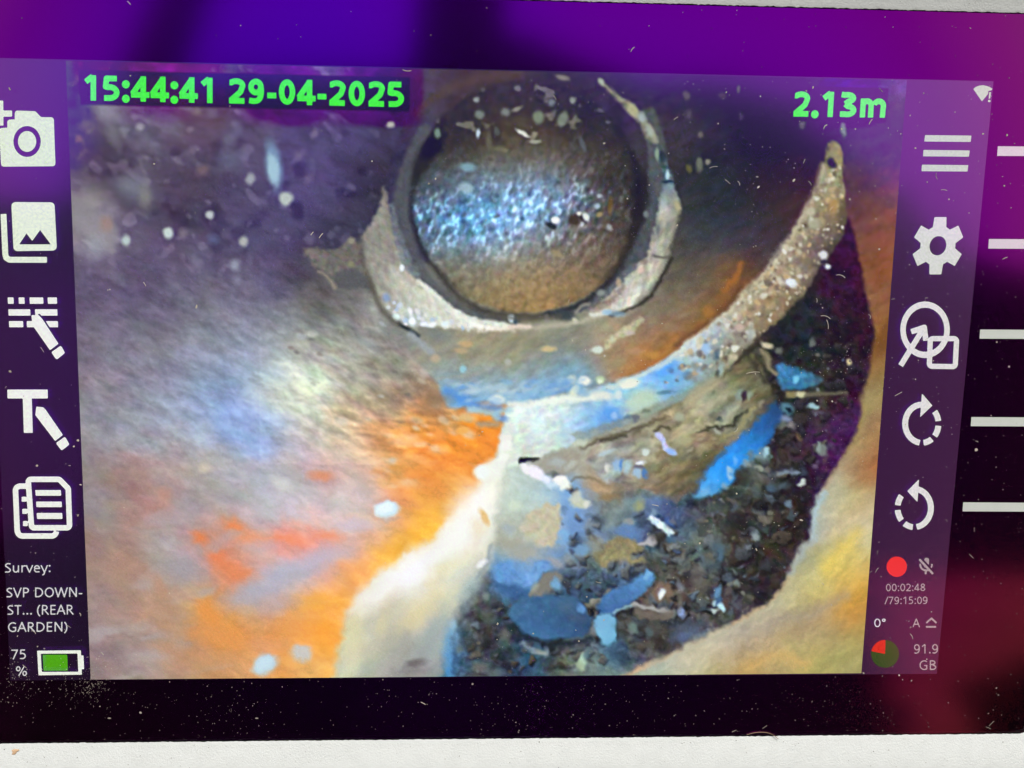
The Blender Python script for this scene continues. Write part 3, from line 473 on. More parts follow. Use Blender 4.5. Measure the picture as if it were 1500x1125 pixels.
    s.line("1010,590 1030,570 1048,562", "c4bc94", 16, 6, 3, alpha=.5); s.blob("1005,645,12,5,-5,aaa880,.7,.6 995,610,8,6,0,b0bc9c,.7,.6 1026,660,10,5,-40,a89c78,.7,.7 1018,655,5,5,0,a08878,.7,.7 1051,630,5,4,0,a8ac98,.8,.6 1085,580,5,9,20,8ca49c,.7,.6 1091,581,4,8,10,3a2c34,.9,.5 1098,580,4,6,0,94a490,.8,.6 1056,612,5,3,0,3c4c48,.8,.6 1020,575,7,12,10,a8a280,.6,.7")
    s.line("962,638,7 972,648,9 980,655,9 990,662,8", "c4ccec", 8, 3, 2, tex=grainy(.1, 5, .05)); s.blob("985,660,7,5,40,8cb8f0,.8,.6 943,664,5,4,0,d0dcd0,1,.5")
    # glints in the middle of the lump
    s.blob("890,664,12,4,-15,b8d0d0,.8,.6 898,676,9,9,0,7c8484,.6,.8 906,683,7,10,0,98c0e0,.8,.6 891,686,4,5,0,dce0d0,.9,.6 921,688,6,9,0,b0d4d8,.8,.6 937,678,6,3,0,e4ecf4,1,.5 937,684,8,3,0,6c6a7c,.8,.6 936,692,6,6,0,a0c4dc,.9,.6 945,692,3,7,0,4c80c0,.8,.6 911,682,2,8,0,4c84c8,.7,.7 926,664,0.1,0.1,0,ffffff")
    s.line("763,676,7 775,674,6 790,670,4", "12160e", 5, 2.5, .8); s.poly("775,680 795,668 830,660 850,665 845,690 820,695 800,690 785,684", "a49c88", 5, 2, 8, alpha=.6); s.line("835,705 850,700 870,702 895,710", "6c6448", 3, 3, 1, alpha=.7)
    s.blob("833,716,5,6,-30,38302c,.9,.6 842,722,5,5,0,5c5040,.8,.7 812,694,7,5,30,5c645c,.8,.6 815,675,10,6,0,b4c4c0,.6,.8 836,680,10,5,-30,c0c8b8,.7,.7 850,648,14,5,-18,ccd8c0,.8,.6")
    s.blob("775,686,10,7,10,f4f4f0,1,.4 789,693,11,9,30,f8f4f8,1,.4 800,702,9,7,40,e8f0fc,1,.5 819,704,10,9,10,fcfcf0,1,.4 826,712,8,8,0,f0f8e8,1,.5 808,712,8,5,0,d0e8f0,.9,.6 850,736,14,9,15,c4ccb0,1,.45 843,728,9,7,0,ccd4c0,.9,.5 860,738,6,6,0,e0e4d4,.8,.5 880,712,22,8,5,b89c74,.7,.7 892,728,12,6,0,a08050,.6,.8 885,716,12,4,10,c8ac84,.6,.8")
    # stones: blue flake, pale chips, blue slivers
    s.poly("785,745 815,738 822,760 818,780 808,802 780,795 768,775 775,755", "c8c2a2", 4, 2, 9, tex=grainy(.07, 8, .02)); s.blob("756,738,9,8,0,d4e4c8,.8,.7 768,775,6,5,0,d4ccb4,.7,.7 780,788,8,5,0,c8d4b8,.6,.8 745,775,10,6,30,a4b4b8,.6,.8 828,782,8,6,0,78bcf0,.9,.6 825,790,10,5,-30,6cb0e8,.6,.8 855,803,14,6,-15,74a8d0,.8,.7 745,795,24,8,0,aaa890,.6,.9 770,812,24,10,0,b0ae98,.7,.8 812,825,14,8,20,a8a8a4,.8,.7 832,818,8,8,0,94a09c,.7,.8 866,770,8,7,0,8c9490,.7,.8 870,795,12,14,0,94947c,.7,.7 898,768,14,14,0,8c9c90,.5,.9 921,765,6,5,0,a4a498,.8,.6 916,756,14,20,10,849890,.35,.9 936,740,8,10,25,a8ac70,.9,.6 928,732,12,6,0,7c9ca0,.6,.8 920,780,18,8,0,5888c8,.7,.8 965,735,24,10,-5,5470a8,.5,.9 985,755,20,12,20,4c64a0,.5,.9")
    s.poly("880,800 905,785 935,792 945,805 925,815 950,825 930,828 905,822 880,828 868,815", "948c64", 5, 3, 9, tex=grainy(.15, 8, .02)); s.line("905,802 895,812", "6c6a50", 3, 3, alpha=.6); s.poly("938,795 958,783 964,797 950,800 938,798", "b0b0b0", 3, 1.5, 6); s.blob("970,790,14,8,30,38342c,.7,.8")
    s.line("955,760,9 966,768,12 976,775,11 984,782,9", "d4ecec", 10, 2.5, 2, tex=grainy(.14, 5, .06)); s.blob("963,757,4,4,0,1c3c64,.9,.5 981,765,8,4,45,3868b8,.7,.7 985,790,6,6,0,4878a0,.6,.8 958,752,5,6,0,8cacc0,.6,.7")
    s.poly("1017,728 1028,700 1050,670 1080,640 1110,612 1130,592 1140,590 1145,605 1130,640 1105,670 1085,690 1060,715 1035,728", "1020,725,58b0e8 1040,710,3ca4f0 1060,690,2c98f0 1080,670,3498ec 1100,650,2c80cc 1120,625,2c64a4 1135,600,2c4c70", 5, 2, 9, sig=18, tex=grainy(.08, 9, .02, -45, 1.5)); s.line("1015,722 1035,690 1060,665", "4c4c44", 6, 5, alpha=.6); s.blob("1072,692,5,5,0,9cc8e0,.9,.6 1066,708,5,5,0,88b0c4,.7,.7 1030,722,9,6,-30,68b8ec,.7,.7 1077,676,3,7,0,80c0f4,.6,.7")
    s.poly("1138,535 1148,530 1170,540 1190,548 1208,556 1200,565 1175,570 1150,572 1140,555", "1145,540,4c90b8 1165,550,3a88b4 1185,555,3c7c9c 1200,558,4c6874 1160,565,386888", 4, 2, 9, sm=False, sig=14, tex=grainy(.14, 7, .03)); s.blob("1167,555,4,6,0,74c4e4,1,.5 1176,550,6,4,0,54a0c4,.8,.6")
    s.line("1155,576,7 1175,577,8 1210,578,6 1240,577,4", "6c6854", 7, 3, 1, alpha=.9); s.blob("1172,577,7,4,0,c4c49c,1,.5 1160,577,6,3,0,8c8458,.9,.5 1190,595,9,4,5,94b4b8,1,.5 1195,603,10,3,5,5c5868,.7,.7 1153,597,9,8,0,5c90a4,.8,.6 1155,599,4,4,0,1c2c38,1,.5 1150,613,9,6,0,8494b0,.9,.6 1145,623,6,6,0,6c7468,.8,.6 1157,624,6,6,0,94908c,.8,.6 1168,637,6,4,30,706040,.7,.7 1125,505,8,5,30,c4bc9c,1,.5 1141,514,5,5,0,6c7468,.9,.6 1190,502,5,6,0,747c74,.8,.6 1199,522,4,3,0,6c6c60,.9,.6 1244,529,4,4,0,c4b88c,1,.5 1124,530,6,8,-20,605c44,.8,.7")
    s.line("1117,512,6 1125,525,7 1128,540,6 1138,548,6", "8c8668", 6, 3, 1, alpha=.9); s.line("1115,505 1095,520 1110,540 1122,560", "1c1c16", 6, 5, 2, alpha=.55)
    s.blob("1115,665,10,8,0,80a0a0,.8,.6 1122,662,5,6,0,a8d4e0,.9,.6 1096,680,8,6,-40,8c9c98,.8,.6 1113,684,8,4,0,a0a894,.8,.6 1098,665,6,6,0,747c74,.7,.7 1105,697,10,9,0,74786c,.7,.7 1148,690,7,4,0,7c8c98,.9,.5 1162,689,6,3,0,7c8ca0,.9,.5 1153,688,12,5,0,6c7c88,.6,.7 1174,706,5,4,20,b8c4bc,1,.5 1130,713,8,7,0,50687c,.8,.7 1150,710,10,5,0,5c7480,.6,.8 1205,660,6,10,-30,7c8880,.9,.5 1200,655,3,8,-10,8c9c94,.9,.5 1156,737,5,6,0,6c8494,.9,.6 1159,752,4,8,-10,48585c,.8,.7 1104,787,6,8,-35,94a4a4,.9,.5 1100,780,5,5,0,687878,.8,.6 1106,748,5,4,0,5c6864,.7,.7 1130,753,5,9,0,504c3c,.6,.7 1194,682,5,3,0,6c5c74,.8,.6")
    s.blob("1093,697,14,9,30,40463c,.5,.8 1040,785,14,14,0,6c7468,.5,.8 1052,800,10,12,0,60706c,.5,.8 1056,808,8,12,-20,50748c,.6,.8 1040,825,14,8,0,5c747c,.6,.8 1000,822,10,8,0,74807c,.6,.8 1022,835,8,7,0,808078,.7,.7 1080,770,20,14,0,241e18,.5,.9 1020,790,10,6,0,7c8468,.5,.8 1050,745,16,7,10,58605c,.5,.8")
    # the blue clay body
    s.poly("742,895 760,878 800,870 840,872 855,885 862,900 862,925 850,935 830,935 800,937 780,930 755,920 748,908", "755,890,44708c 800,880,3c6c94 840,880,40688c 770,905,30689c 810,905,2c5c90 850,905,30486c 780,925,3a78b8 820,930,3470ac 850,925,345878", 4, 2, 12, sig=20, tex=grainy(.10, 10, .02)); s.blob("852,890,6,6,0,4c94dc,1,.5 830,888,12,10,0,587c90,.5,.9 845,905,12,6,0,4c6078,.6,.8")
    s.line("750,915 775,934 800,942 840,944 865,936", "202830", 8, 5, 1, alpha=.8); s.line("765,942 778,955 792,958 800,950", "88a0ac", 8, 5, 2, alpha=.8); s.blob("790,955,8,4,0,9ca49c,.8,.7 738,930,8,7,0,74746c,.7,.8 855,970,6,12,20,b0d0b4,1,.5 850,976,7,7,0,a4b894,.8,.6 862,960,5,8,10,587884,.7,.7")
    s.poly("725,830 745,825 760,840 775,838 790,825 800,822 805,832 792,845 775,858 750,858 728,856", "730,845,4c9cec 755,845,58acf8 745,855,3c88dc 780,840,64b0f4 795,830,58a0e0", 4, 2, 10, sig=14, tex=grainy(.12, 9, .03)); s.poly("728,856 765,860 770,870 750,876 735,870", "34649c", 6, 2, 8, alpha=.8); s.poly("775,870 795,845 815,838 825,848 815,862 790,872", "808074", 4, 2, 8); s.blob("818,856,7,8,20,6cb0dc,.9,.6 783,860,5,8,30,a4ac98,.7,.7 712,874,5,5,0,84948c,.7,.7 700,838,8,6,0,807468,.7,.8 712,852,6,5,0,58524a,.6,.8")
    s.poly("880,900 878,885 890,868 915,858 935,845 950,836 957,838 952,855 935,872 915,890 895,900", "885,890,2c70b8 905,870,3c84d4 930,860,3a84cc 950,842,44a4f0 900,885,3c6ea8", 4, 2, 10, sig=14, tex=grainy(.08, 9, .02)); s.line("950,838 945,846", "6cc4fc", 5, 3, alpha=.8); s.line("898,897 910,893 925,886", "8cb4c4", 4, 2.5, 1)
    s.poly("873,903 899,903 902,925 898,940 888,944 878,938 870,925", "875,910,6cb4dc 895,910,64b8e4 880,930,7ccceC 895,938,50b8ec".lower(), 4, 1.5, 8, sig=14); s.line("902,905 903,935", "243038", 4, 3, alpha=.7); s.blob("868,925,4,9,0,80888c,.7,.7 900,950,14,8,0,40688c,.6,.9 905,965,16,10,0,3c6484,.5,.9")
    s.line("925,886,5 945,888,6 965,891,5 980,895,8", "a4a4a0", 5, 2.5, 1.5); s.poly("925,890 960,893 985,893 985,902 960,908 935,900", "746c60", 3, 2, 8, alpha=.9); s.line("905,900 925,892", "16161a", 6, 4, alpha=.6)
    s.poly("955,865 965,852 980,855 985,870 975,880 958,878", "84705c", 5, 2, 8, alpha=.9); s.blob("969,870,5,8,10,d0dcdc,1,.5 968,873,3,5,0,f0f8f4,1,.5 998,860,5,8,0,88909c,.7,.7 999,895,5,7,-30,88a0d0,1,.5 995,885,4,10,-10,74746c,.7,.7 1020,845,10,12,0,64605a,.7,.8 1025,860,10,8,0,6c6c60,.6,.8 1050,868,6,8,0,5c94c0,.9,.6 1053,880,6,6,0,3c6894,.9,.6 1056,888,5,5,0,b8e4ec,1,.5 1045,892,5,5,0,acbcb8,1,.5 1048,880,4,3,0,b4d4d8,.8,.6 1082,855,5,5,0,7c8c84,.9,.6 1066,850,7,6,0,5c6c78,.7,.7 1069,868,5,5,0,6c6460,.7,.7 1080,885,6,4,0,646c74,.6,.8")
    s.blob("929,919,6,8,20,74948c,.9,.6 915,918,14,14,0,5c5c4c,.5,.8 960,920,22,14,20,4c4840,.6,.8 990,930,16,8,-30,50607c,.6,.8 1005,930,14,6,-35,5c7094,.7,.7 1000,915,20,8,0,4c5c68,.6,.8 965,938,16,6,25,302a26,.7,.8 945,945,16,8,0,5c5850,.5,.8 950,925,5,8,0,5c7478,.6,.7 930,935,12,6,0,54606c,.5,.8")
    s.blob("662,915,8,9,0,8cc0d8,.9,.6 655,925,8,5,0,6cb8e4,.9,.6 673,950,7,6,0,6c8480,.8,.7 715,900,10,8,0,5c6c60,.6,.8 700,978,10,6,0,74706a,.7,.8 690,945,14,8,0,40443e,.5,.9 725,985,12,6,0,6c7874,.6,.8")
    s.line("650,905,10 655,935,14 655,965,12 658,990,12", "4c98d0", 12, 5, 1.5, alpha=.8); s.line("664,935 664,985", "2c4c70", 5, 5, alpha=.6)
    # 5 cream broken lip, lower left of the mud
    s.poly("742,640 748,655 745,675 730,690 732,705 728,740 722,790 712,830 695,858 680,880 665,905 655,925 648,960 640,1010 485,1010 495,970 500,930 505,900 520,870 550,845 580,825 615,808 640,785 665,755 690,735 700,715 700,690 715,680 730,672 738,655",
           "738,665,f4fae4 715,705,f8fce4 720,740,f0f4dc 700,735,fcfcec 690,770,f8fcec 710,780,e8ead0 670,800,f4f8ec 640,815,f0f4e0 610,830,e8ecd4 590,835,f4f8ec 600,855,eef2e4 560,855,eef0d0 650,850,e8e6c0 680,840,dcdcb8 660,880,d8dcb8 690,850,c4d0bc 630,870,e4e2c4 600,890,dcd8b0 560,880,dcdcc8 530,880,e4dcb8 520,910,e0d4a4 550,910,c4c4b4 580,910,d0cca8 610,910,ccccae 640,910,b8c4b8 560,940,c8c8ae 540,940,c4c0b0 590,940,b0b4a4 620,940,b4b8a4 515,950,d8d8ac 510,985,c8d8b8 540,985,b0b4a0 570,985,a4a8a0 600,985,a0a098 630,960,a0a8a4 645,985,90a8a8 620,975,90908a", 10, 5, 24, sm=False, sig=20, warp=9, ws=26, tex=grainy(.07, 18, .02, -48, 2.6, 4, .04))
    s.scatter(40, "735,690 700,800 650,890 560,960 520,960 560,860 650,790 700,730", "fcfcf0 f4f4e4 e0dcb0 ccd0c0 e8dcb0 fffff8", 6, 17, 81, .4, .9, 1.8, -45)
    s.blob('600,838,44,20,-35,ffffff,.75,.8 548,872,28,16,-30,fafaf0,.7,.9 690,742,24,32,40,fffff4,.75,.8 660,798,42,14,-50,fcfcf0,.6,.9 610,900,44,14,-42,d8cc90,.6,.9 560,935,26,34,0,b6b6a4,.5,.9 690,862,12,26,30,a0b8b8,.7,.9 640,930,20,34,20,a4b2ac,.6,.9 590,950,24,20,0,a0a298,.5,.9 575,890,14,22,40,c8c0a0,.5,.9 520,950,14,40,8,e0dcae,.6,.9')
    s.blob("607,972,14,6,-5,6e6a66,.9,.7 600,982,20,6,0,807c76,.6,.9 710,757,5,11,-20,e8c078,.9,.6 700,770,10,12,-20,f0e0b8,.6,.9 706,825,9,4,-35,f0f4f0,.9,.5 625,845,14,8,0,fcfcf4,.7,.8 650,838,24,10,-35,f0e8b8,.5,.9 560,915,8,20,20,d8d0a0,.6,.9 535,895,16,10,0,f0f0d8,.6,.9 545,905,10,16,10,c8c4a8,.3,.9 720,690,16,12,0,f4f8e8,.9,.6 735,672,8,8,0,f8fcec,.9,.5 705,692,11,11,0,f4fcf0,1,.4 730,680,10,8,0,f0f4e4,.9,.5 740,643,9,8,0,f0f0e0,1,.5 745,630,8,7,0,e0e8d8,.8,.6 738,655,8,7,0,f8f8ec,.9,.6")
    s.line("585,835 615,812 645,785 668,757 690,738", "fffce4", 9, 7, 2, alpha=.6)
    s.line("720,800 712,828 700,845", "84949c", 5, 4, 2, alpha=.6)
    s.blob("566,745,17,12,5,d4ecf0,1,.28 563,744,11,8,0,ecfcf8,1,.5 570,760,12,3,0,b8b0b4,.5,.9 389,972,16,16,40,bcd8e0,.95,.45 388,972,10,11,40,cce8f0,.7,.7 441,957,14,12,0,c8ccc8,.9,.5")
    # 6 yellow outer lip, lower right
    s.poly("1283,490 1276,530 1270,560 1262,605 1252,640 1228,678 1210,706 1200,726 1192,745 1189,770 1190,790 1178,795 1165,812 1150,848 1122,884 1092,902 1060,918 1010,942 955,972 900,1003 860,1015 1300,1015 1300,700 1340,400 1300,470",
           "1290,500,84562c 1285,540,98763c 1290,570,a8905c 1275,570,a09868 1272,610,a8a068 1285,620,a87050 1265,645,a89c64 1280,660,b86c48 1245,670,b8b088 1265,690,b87848 1280,700,b86840 1225,700,c0c0a4 1240,710,ccba84 1215,730,bcc0a8 1235,740,d4c488 1260,730,ccb878 1275,730,ccc098 1205,755,b8ccc8 1220,765,ccc498 1245,770,d4c89c 1265,770,ccc0a0 1200,785,b0c4c0 1215,795,c8b078 1240,800,dcc870 1265,800,d0c490 1175,810,a0a898 1190,825,ccc084 1215,820,e0c45c 1240,830,e0c460 1265,840,cca85c 1165,845,b8b48c 1190,860,d4c878 1220,855,d8c47c 1245,870,cc9c4c 1260,880,c8963c 1140,880,b0b090 1165,885,ccc48c 1190,895,c4b484 1215,890,ccaa6c 1235,905,cc9848 1255,910,c89848 1110,905,c0b890 1140,915,b8b09c 1170,920,bca678 1200,920,b09c78 1230,935,bcae74 1255,940,b8b078 1060,935,bcb898 1100,935,b4aea4 1130,945,d0b078 1160,950,ccc080 1200,955,c4b470 1240,960,b8ac68 1020,955,c8c8a8 1060,960,bcb4a8 1090,965,c8aa6c 1120,975,ccb878 1160,980,bcaa70 1200,980,b4aa68 1240,980,b0a870 960,985,b8c4b0 1000,980,d0ccac 1040,985,c8bc8c 1080,985,d8b068 900,990,94a89c", 7, 4, 16, sm=False, sig=19, warp=9, ws=40, tex=lambda s, I, c: grainy(.08, 26, .015, -38, 2.8, 4, .05)(s, I, c*.95)*(1+.05*fbm(s.X[I], s.Y[I], 6, 12, -38, 2, 2))[:, None])
    s.line("1240,870 1195,895 1150,908 1120,920", "9c9488", 12, 12, 2, alpha=.5); s.line("1180,975 1130,960 1100,975", "e0b468", 14, 12, 2, alpha=.5); s.line("1205,835 1240,800 1255,780", "ecd058", 14, 12, 2, alpha=.5); s.line("1155,840 1172,808 1190,793", "a8b8b4", 9, 6, 2, alpha=.7); s.line("1192,788 1195,752 1208,722", "a8c8d0", 10, 6, 2, alpha=.7); s.line("1060,920 1000,950 930,985", "b8b8a0", 10, 8, 2, alpha=.5)
    s.X = X.ravel(); s.Y = Y.ravel()
    bl = np.clip((s.C[:, 2]-s.C[:, 0]-.12)*2.2, 0, 1)*ss(640, 680, s.X)*ss(690, 740, s.Y); s.C += (bl*.34)[:, None]*(s.C.mean(1, keepdims=True)*.96-s.C)
    # dark plates behind the time and the distance
    s.poly("116,103 600,113.5 600,163.5 118,153.5", "1c1026", 1.2, sm=False, alpha=.62)
    s.poly("1152,127 1301,130 1297,180 1152,178", "140620", 1.2, sm=False, alpha=.55)
    # sensor grain over the whole video picture
    C = np.clip(s.C, 0, 1).reshape(shp+(3,))
    if len(shp) == 2:                                   # the soft focus of a small camera
        for ax in (0, 1):
            P = np.concatenate([C.take([0], ax), C, C.take([-1], ax)], ax); n = C.shape[ax]
            C = .2*P.take(range(0, n), ax) + .6*C + .2*P.take(range(2, n+2), ax)
        B = C                                           # and its in-camera sharpening
        for ax in (0, 1):
            for q in (1, 2):
                n = B.shape[ax]; P = np.concatenate([B.take([0]*q, ax), B, B.take([-1]*q, ax)], ax)
                B = .3*P.take(range(0, n), ax) + .4*B + .3*P.take(range(2*q, n+2*q), ax)
        C = np.clip(C + .55*(C-B), 0, 1)
    return C.reshape(-1, 3)
# ---- PAINT END
_V = np.array([107,23,301,100,371,258,58,381,122,56,497,93,54,242,195,42,30,184,45,122,159,42,212,150,33,20,153,40,153,153,41,250,109,19,12,76,18,12,60,18,12,58,20,14,65,25,15,78,34,18,100,50,19,138,70,20,191,72,22,191,78,23,198,98,24,235,120,25,258,141,28,279,156,31,287,159,33,270,159,34,266,102,23,292,78,27,231,45,153,93,38,220,68,28,26,117,31,56,112,40,220,95,45,413,93,31,120,98,40,314,93,42,381,67,18,12,68,16,10,56,16,10,53,19,12,58,23,14,61,25,15,70,31,16,89,38,18,109,41,18,114,47,20,120,63,21,153,91,22,212,127,25,266,175,521,296,159,38,279,162,32,275,89,20,258,54,17,165,22,12,72,15,11,50,14,10,51,14,9,56,14,10,56,14,9,54,14,9,56,14,9,51,13,9,50,14,9,48,14,8,45,13,9,45,14,9,48,15,10,48,17,10,51,19,12,54,19,12,56,22,14,61,23,14,63,27,15,72,37,17,91,78,20,181,130,25,266,153,27,283,156,30,283,68,16,202,34,14,102,17,11,51,12,9,37,12,8,37,12,7,40,12,7,40,11,7,41,11,7,41,12,7,40,11,7,41,12,7,40,12,7,40,12,7,40,12,7,40,12,7,40,12,7,38,14,9,44,14,9,42,14,9,42,16,11,45,19,12,48,24,14,60,34,16,80,72,19,162,127,24,250,136,24,258,44,14,120,22,11,63,14,9,40,10,7,31,10,6,32,10,6,32,10,6,32,10,6,33,10,6,33,10,6,33,9,6,33,10,6,33,10,6,34,10,6,34,10,6,36,10,6,34,10,7,34,11,7,36,12,7,36,12,7,36,13,7,37,14,9,40,17,10,42,21,13,51,31,15,68,74,19,153,80,19,165,21,10,53,17,9,42,14,8,36,10,7,30,9,6,26,9,5,27,9,5,28,9,5,30,8,5,28,8,5,28,8,5,28,9,5,31,9,5,30,9,5,31,9,5,30,9,5,30,9,5,28,9,6,30,10,6,30,10,6,32,11,7,32,12,7,34,13,7,36,14,9,37,19,11,45,30,14,61,30,14,65,20,8,47,19,7,44,16,7,41,12,6,33,9,5,25,8,4,24,7,4,25,7,4,25,7,4,25,7,4,25,7,4,25,7,4,27,7,4,27,8,4,27,8,4,28,8,4,26,8,4,26,8,4,26,9,4,27,9,5,27,10,5,27,10,6,28,11,7,30,13,7,33,14,8,34,20,11,44,20,11,45,23,7,51,21,7,50,19,6,47,12,5,32,8,4,24,7,4,22,7,4,22,7,4,23,7,4,23,7,4,23,7,4,23,7,4,25,7,4,25,7,4,25,7,4,25,7,4,24,7,4,24,7,4,23,8,4,24,8,4,24,9,4,25,9,5,25,10,5,25,10,6,26,12,7,27,14,7,31,14,7,31,25,7,54,23,6,53,19,6,47,11,5,28,8,4,22,7,4,20,7,3,21,7,3,20,6,3,21,6,3,21,7,3,22,7,3,23,7,3,23,7,4,23,7,4,23,7,3,21,7,3,21,7,4,22,7,3,22,7,4,22,8,4,23,8,4,23,9,4,23,10,4,24,10,5,24,11,6,25,11,6,25,24,6,53,22,6,51,18,5,42,9,4,24,7,4,20,7,3,19,6,3,19,6,3,19,6,3,19,6,3,20,6,3,21,6,3,21,6,3,21,6,3,21,7,3,22,7,3,21,7,3,20,7,3,20,7,3,20,7,3,20,7,3,21,7,3,21,8,4,22,9,4,21,9,4,22,10,5,22,10,5,22,26,7,54,20,5,47,14,5,34,7,4,20,7,3,18,6,3,18,6,3,18,6,3,17,5,3,18,6,3,19,6,3,19,6,3,20,6,3,20,6,3,19,6,3,20,6,3,19,6,3,19,6,3,19,6,3,19,7,3,19,7,3,19,7,3,19,7,4,19,9,4,19,9,5,19,9,4,19,9,4,19,31,9,60,20,5,44,12,4,28,7,3,18,6,3,16,6,3,16,6,3,17,5,2,16,5,2,17,5,3,17,6,2,18,6,3,19,6,3,19,6,3,19,6,3,20,6,3,19,6,3,18,6,3,18,6,3,18,6,3,19,7,3,19,7,3,18,7,3,19,7,3,18,8,3,18,9,4,18,9,4,18,20,5,42,19,4,40,9,4,21,6,3,15,6,3,14,5,2,15,5,2,15,5,2,15,5,2,15,5,2,16,5,2,17,5,2,18,5,2,18,6,2,18,6,2,18,5,3,17,5,3,16,5,2,16,6,2,17,6,2,18,6,2,17,7,3,17,7,3,18,7,3,17,7,3,17,9,4,17,9,4,17,18,4,34,16,4,32,7,3,17,6,3,14,6,2,14,5,2,14,5,2,14,5,2,14,5,2,14,5,2,15,5,2,16,5,2,16,5,2,17,5,2,17,5,2,17,5,2,17,6,3,16,5,2,16,6,2,16,6,2,15,6,3,16,6,2,15,7,3,17,7,3,16,7,3,15,8,3,15,8,3,15,14,4,26,12,3,23,6,3,14,5,2,12,5,2,12,5,2,13,5,2,13,5,2,13,5,2,14,5,2,14,5,2,15,5,2,16,5,2,16,5,2,16,5,2,15,5,2,15,5,2,14,5,2,14,5,2,14,6,2,15,6,2,15,6,2,14,7,3,15,7,3,15,7,3,14,8,3,14,8,3,14,9,3,18,8,3,16,5,2,12,5,2,11,5,2,12,5,2,12,4,2,12,4,2,12,4,2,13,5,2,14,5,2,14,5,2,15,5,2,15,5,2,15,5,2,14,5,2,14,5,2,14,5,2,14,5,2,14,6,2,14,6,2,14,6,2,14,7,3,14,7,3,14,9,3,14,10,4,14,10,4,14,5,2,10,5,2,10,5,2,10,4,2,10,4,2,10,4,2,11,4,2,12,4,2,12,4,2,12,5,2,13,5,2,14,5,2,14,5,2,14,5,2,14,6,2,15,5,2,14,5,2,14,5,2,14,5,2,14,6,2,13,6,2,14,7,3,14,7,2,13,8,3,13,12,4,14,15,4,15,15,4,15,5,2,9,5,2,9,4,2,9,4,2,9,4,2,10,4,2,10,4,2,11,4,2,11,4,2,11,5,2,12,5,2,13,5,2,14,5,2,14,5,2,14,6,2,15,6,2,14,6,2,14,5,2,12,5,2,13,6,2,12,6,2,13,7,2,13,7,2,12,9,3,13,23,6,17,36,7,20,36,7,20,5,2,8,5,2,8,4,2,8,4,2,9,4,2,9,4,2,10,4,2,10,4,2,10,4,2,11,5,2,12,5,2,12,5,2,13,5,2,14,5,2,14,6,2,14,6,2,14,5,2,12,5,2,12,5,2,12,6,2,12,6,2,12,7,2,12,7,3,12,9,3,12,18,5,14,26,6,18,26,6,18,5,2,7,5,2,7,4,2,7,4,2,8,4,2,9,4,2,9,4,2,10,4,2,10,4,2,10,5,2,12,5,2,12,5,2,13,6,2,13,6,2,13,7,2,14,6,2,13,6,2,12,5,2,12,6,2,12,6,2,12,6,2,11,6,2,11,7,3,11,9,3,11,15,5,12,19,6,14,19,6,14,11,6,12,8,5,9,5,2,7,5,2,7,4,2,8,4,2,9,5,2,9,4,2,9,4,2,10,5,2,11,5,2,12,6,2,13,6,2,13,6,2,12,6,2,13,6,2,13,6,2,12,5,2,12,6,2,12,6,2,12,6,2,10,7,2,11,7,3,11,9,4,11,14,5,12,14,5,12,14,5,12]).reshape(21, 27, 3)/1000.
def VEIL(x, y):
    """what the glass adds over the video (linear), so that the picture shown can be set below it"""
    u = np.clip((x-100)/1240*26, 0, 25.999); v = np.clip((y-100)/890*20, 0, 19.999); i = u.astype(int); j = v.astype(int); a = (u-i)[:, None]; b = (v-j)[:, None]
    return ((_V[j, i]*(1-a)+_V[j, i+1]*a)*(1-b) + (_V[j+1, i]*(1-a)+_V[j+1, i+1]*a)*b)*.85
DARK_SKYLINE = [(-50, 24), (-38, 28), (-36, 40), (-33, 48), (-27, 51.5), (-19, 53.5), (-12, 54.5), (-5, 56), (0, 58), (6, 57.5), (11, 56), (16, 54.5), (20, 53), (24, 52.5), (28, 51.5), (33, 49), (38, 42), (42, 35), (46, 32), (50, 30)]  # skyline of the added dark gable, fitted to the glass reflections

# ---------------------------------------------------------------- signed distance shapes -> flat meshes with clean outlines
def d_poly(P):
    P = np.asarray(P, float)
    def f(x, y):
        d = np.full(x.shape, 1e9); ins = np.zeros(x.shape, bool)
        for k in range(len(P)):
            a = P[k]; b = P[(k+1) % len(P)]
            d = np.minimum(d, segd(x, y, a, b)[0])
            c = (a[1] > y) != (b[1] > y); ins ^= c & (x < (b[0]-a[0])*(y-a[1])/(b[1]-a[1]+1e-12)+a[0])
        return np.where(ins, -d, d)
    return f
def d_round(P, r):
    """polygon with rounded corners of radius r"""
    P = np.asarray(P, float); A = 0.5*np.sum(P[:, 0]*np.roll(P[:, 1], -1)-np.roll(P[:, 0], -1)*P[:, 1]); sg = np.sign(A); n = len(P); Q = []
    for k in range(n):
        e0 = P[k]-P[k-1]; e1 = P[(k+1) % n]-P[k]; e0 /= np.hypot(*e0); e1 /= np.hypot(*e1)
        n0 = np.array([-e0[1], e0[0]])*sg; n1 = np.array([-e1[1], e1[0]])*sg
        Q.append(P[k] + (n0+n1)*r/(1+n0@n1))
    g = d_poly(Q); return lambda x, y: g(x, y)-r
def d_ell(cx, cy, rx, ry):
    def f(x, y):
        u = (x-cx)/rx; v = (y-cy)/ry; q = np.hypot(u, v); return (q-1)*min(rx, ry)
    return f
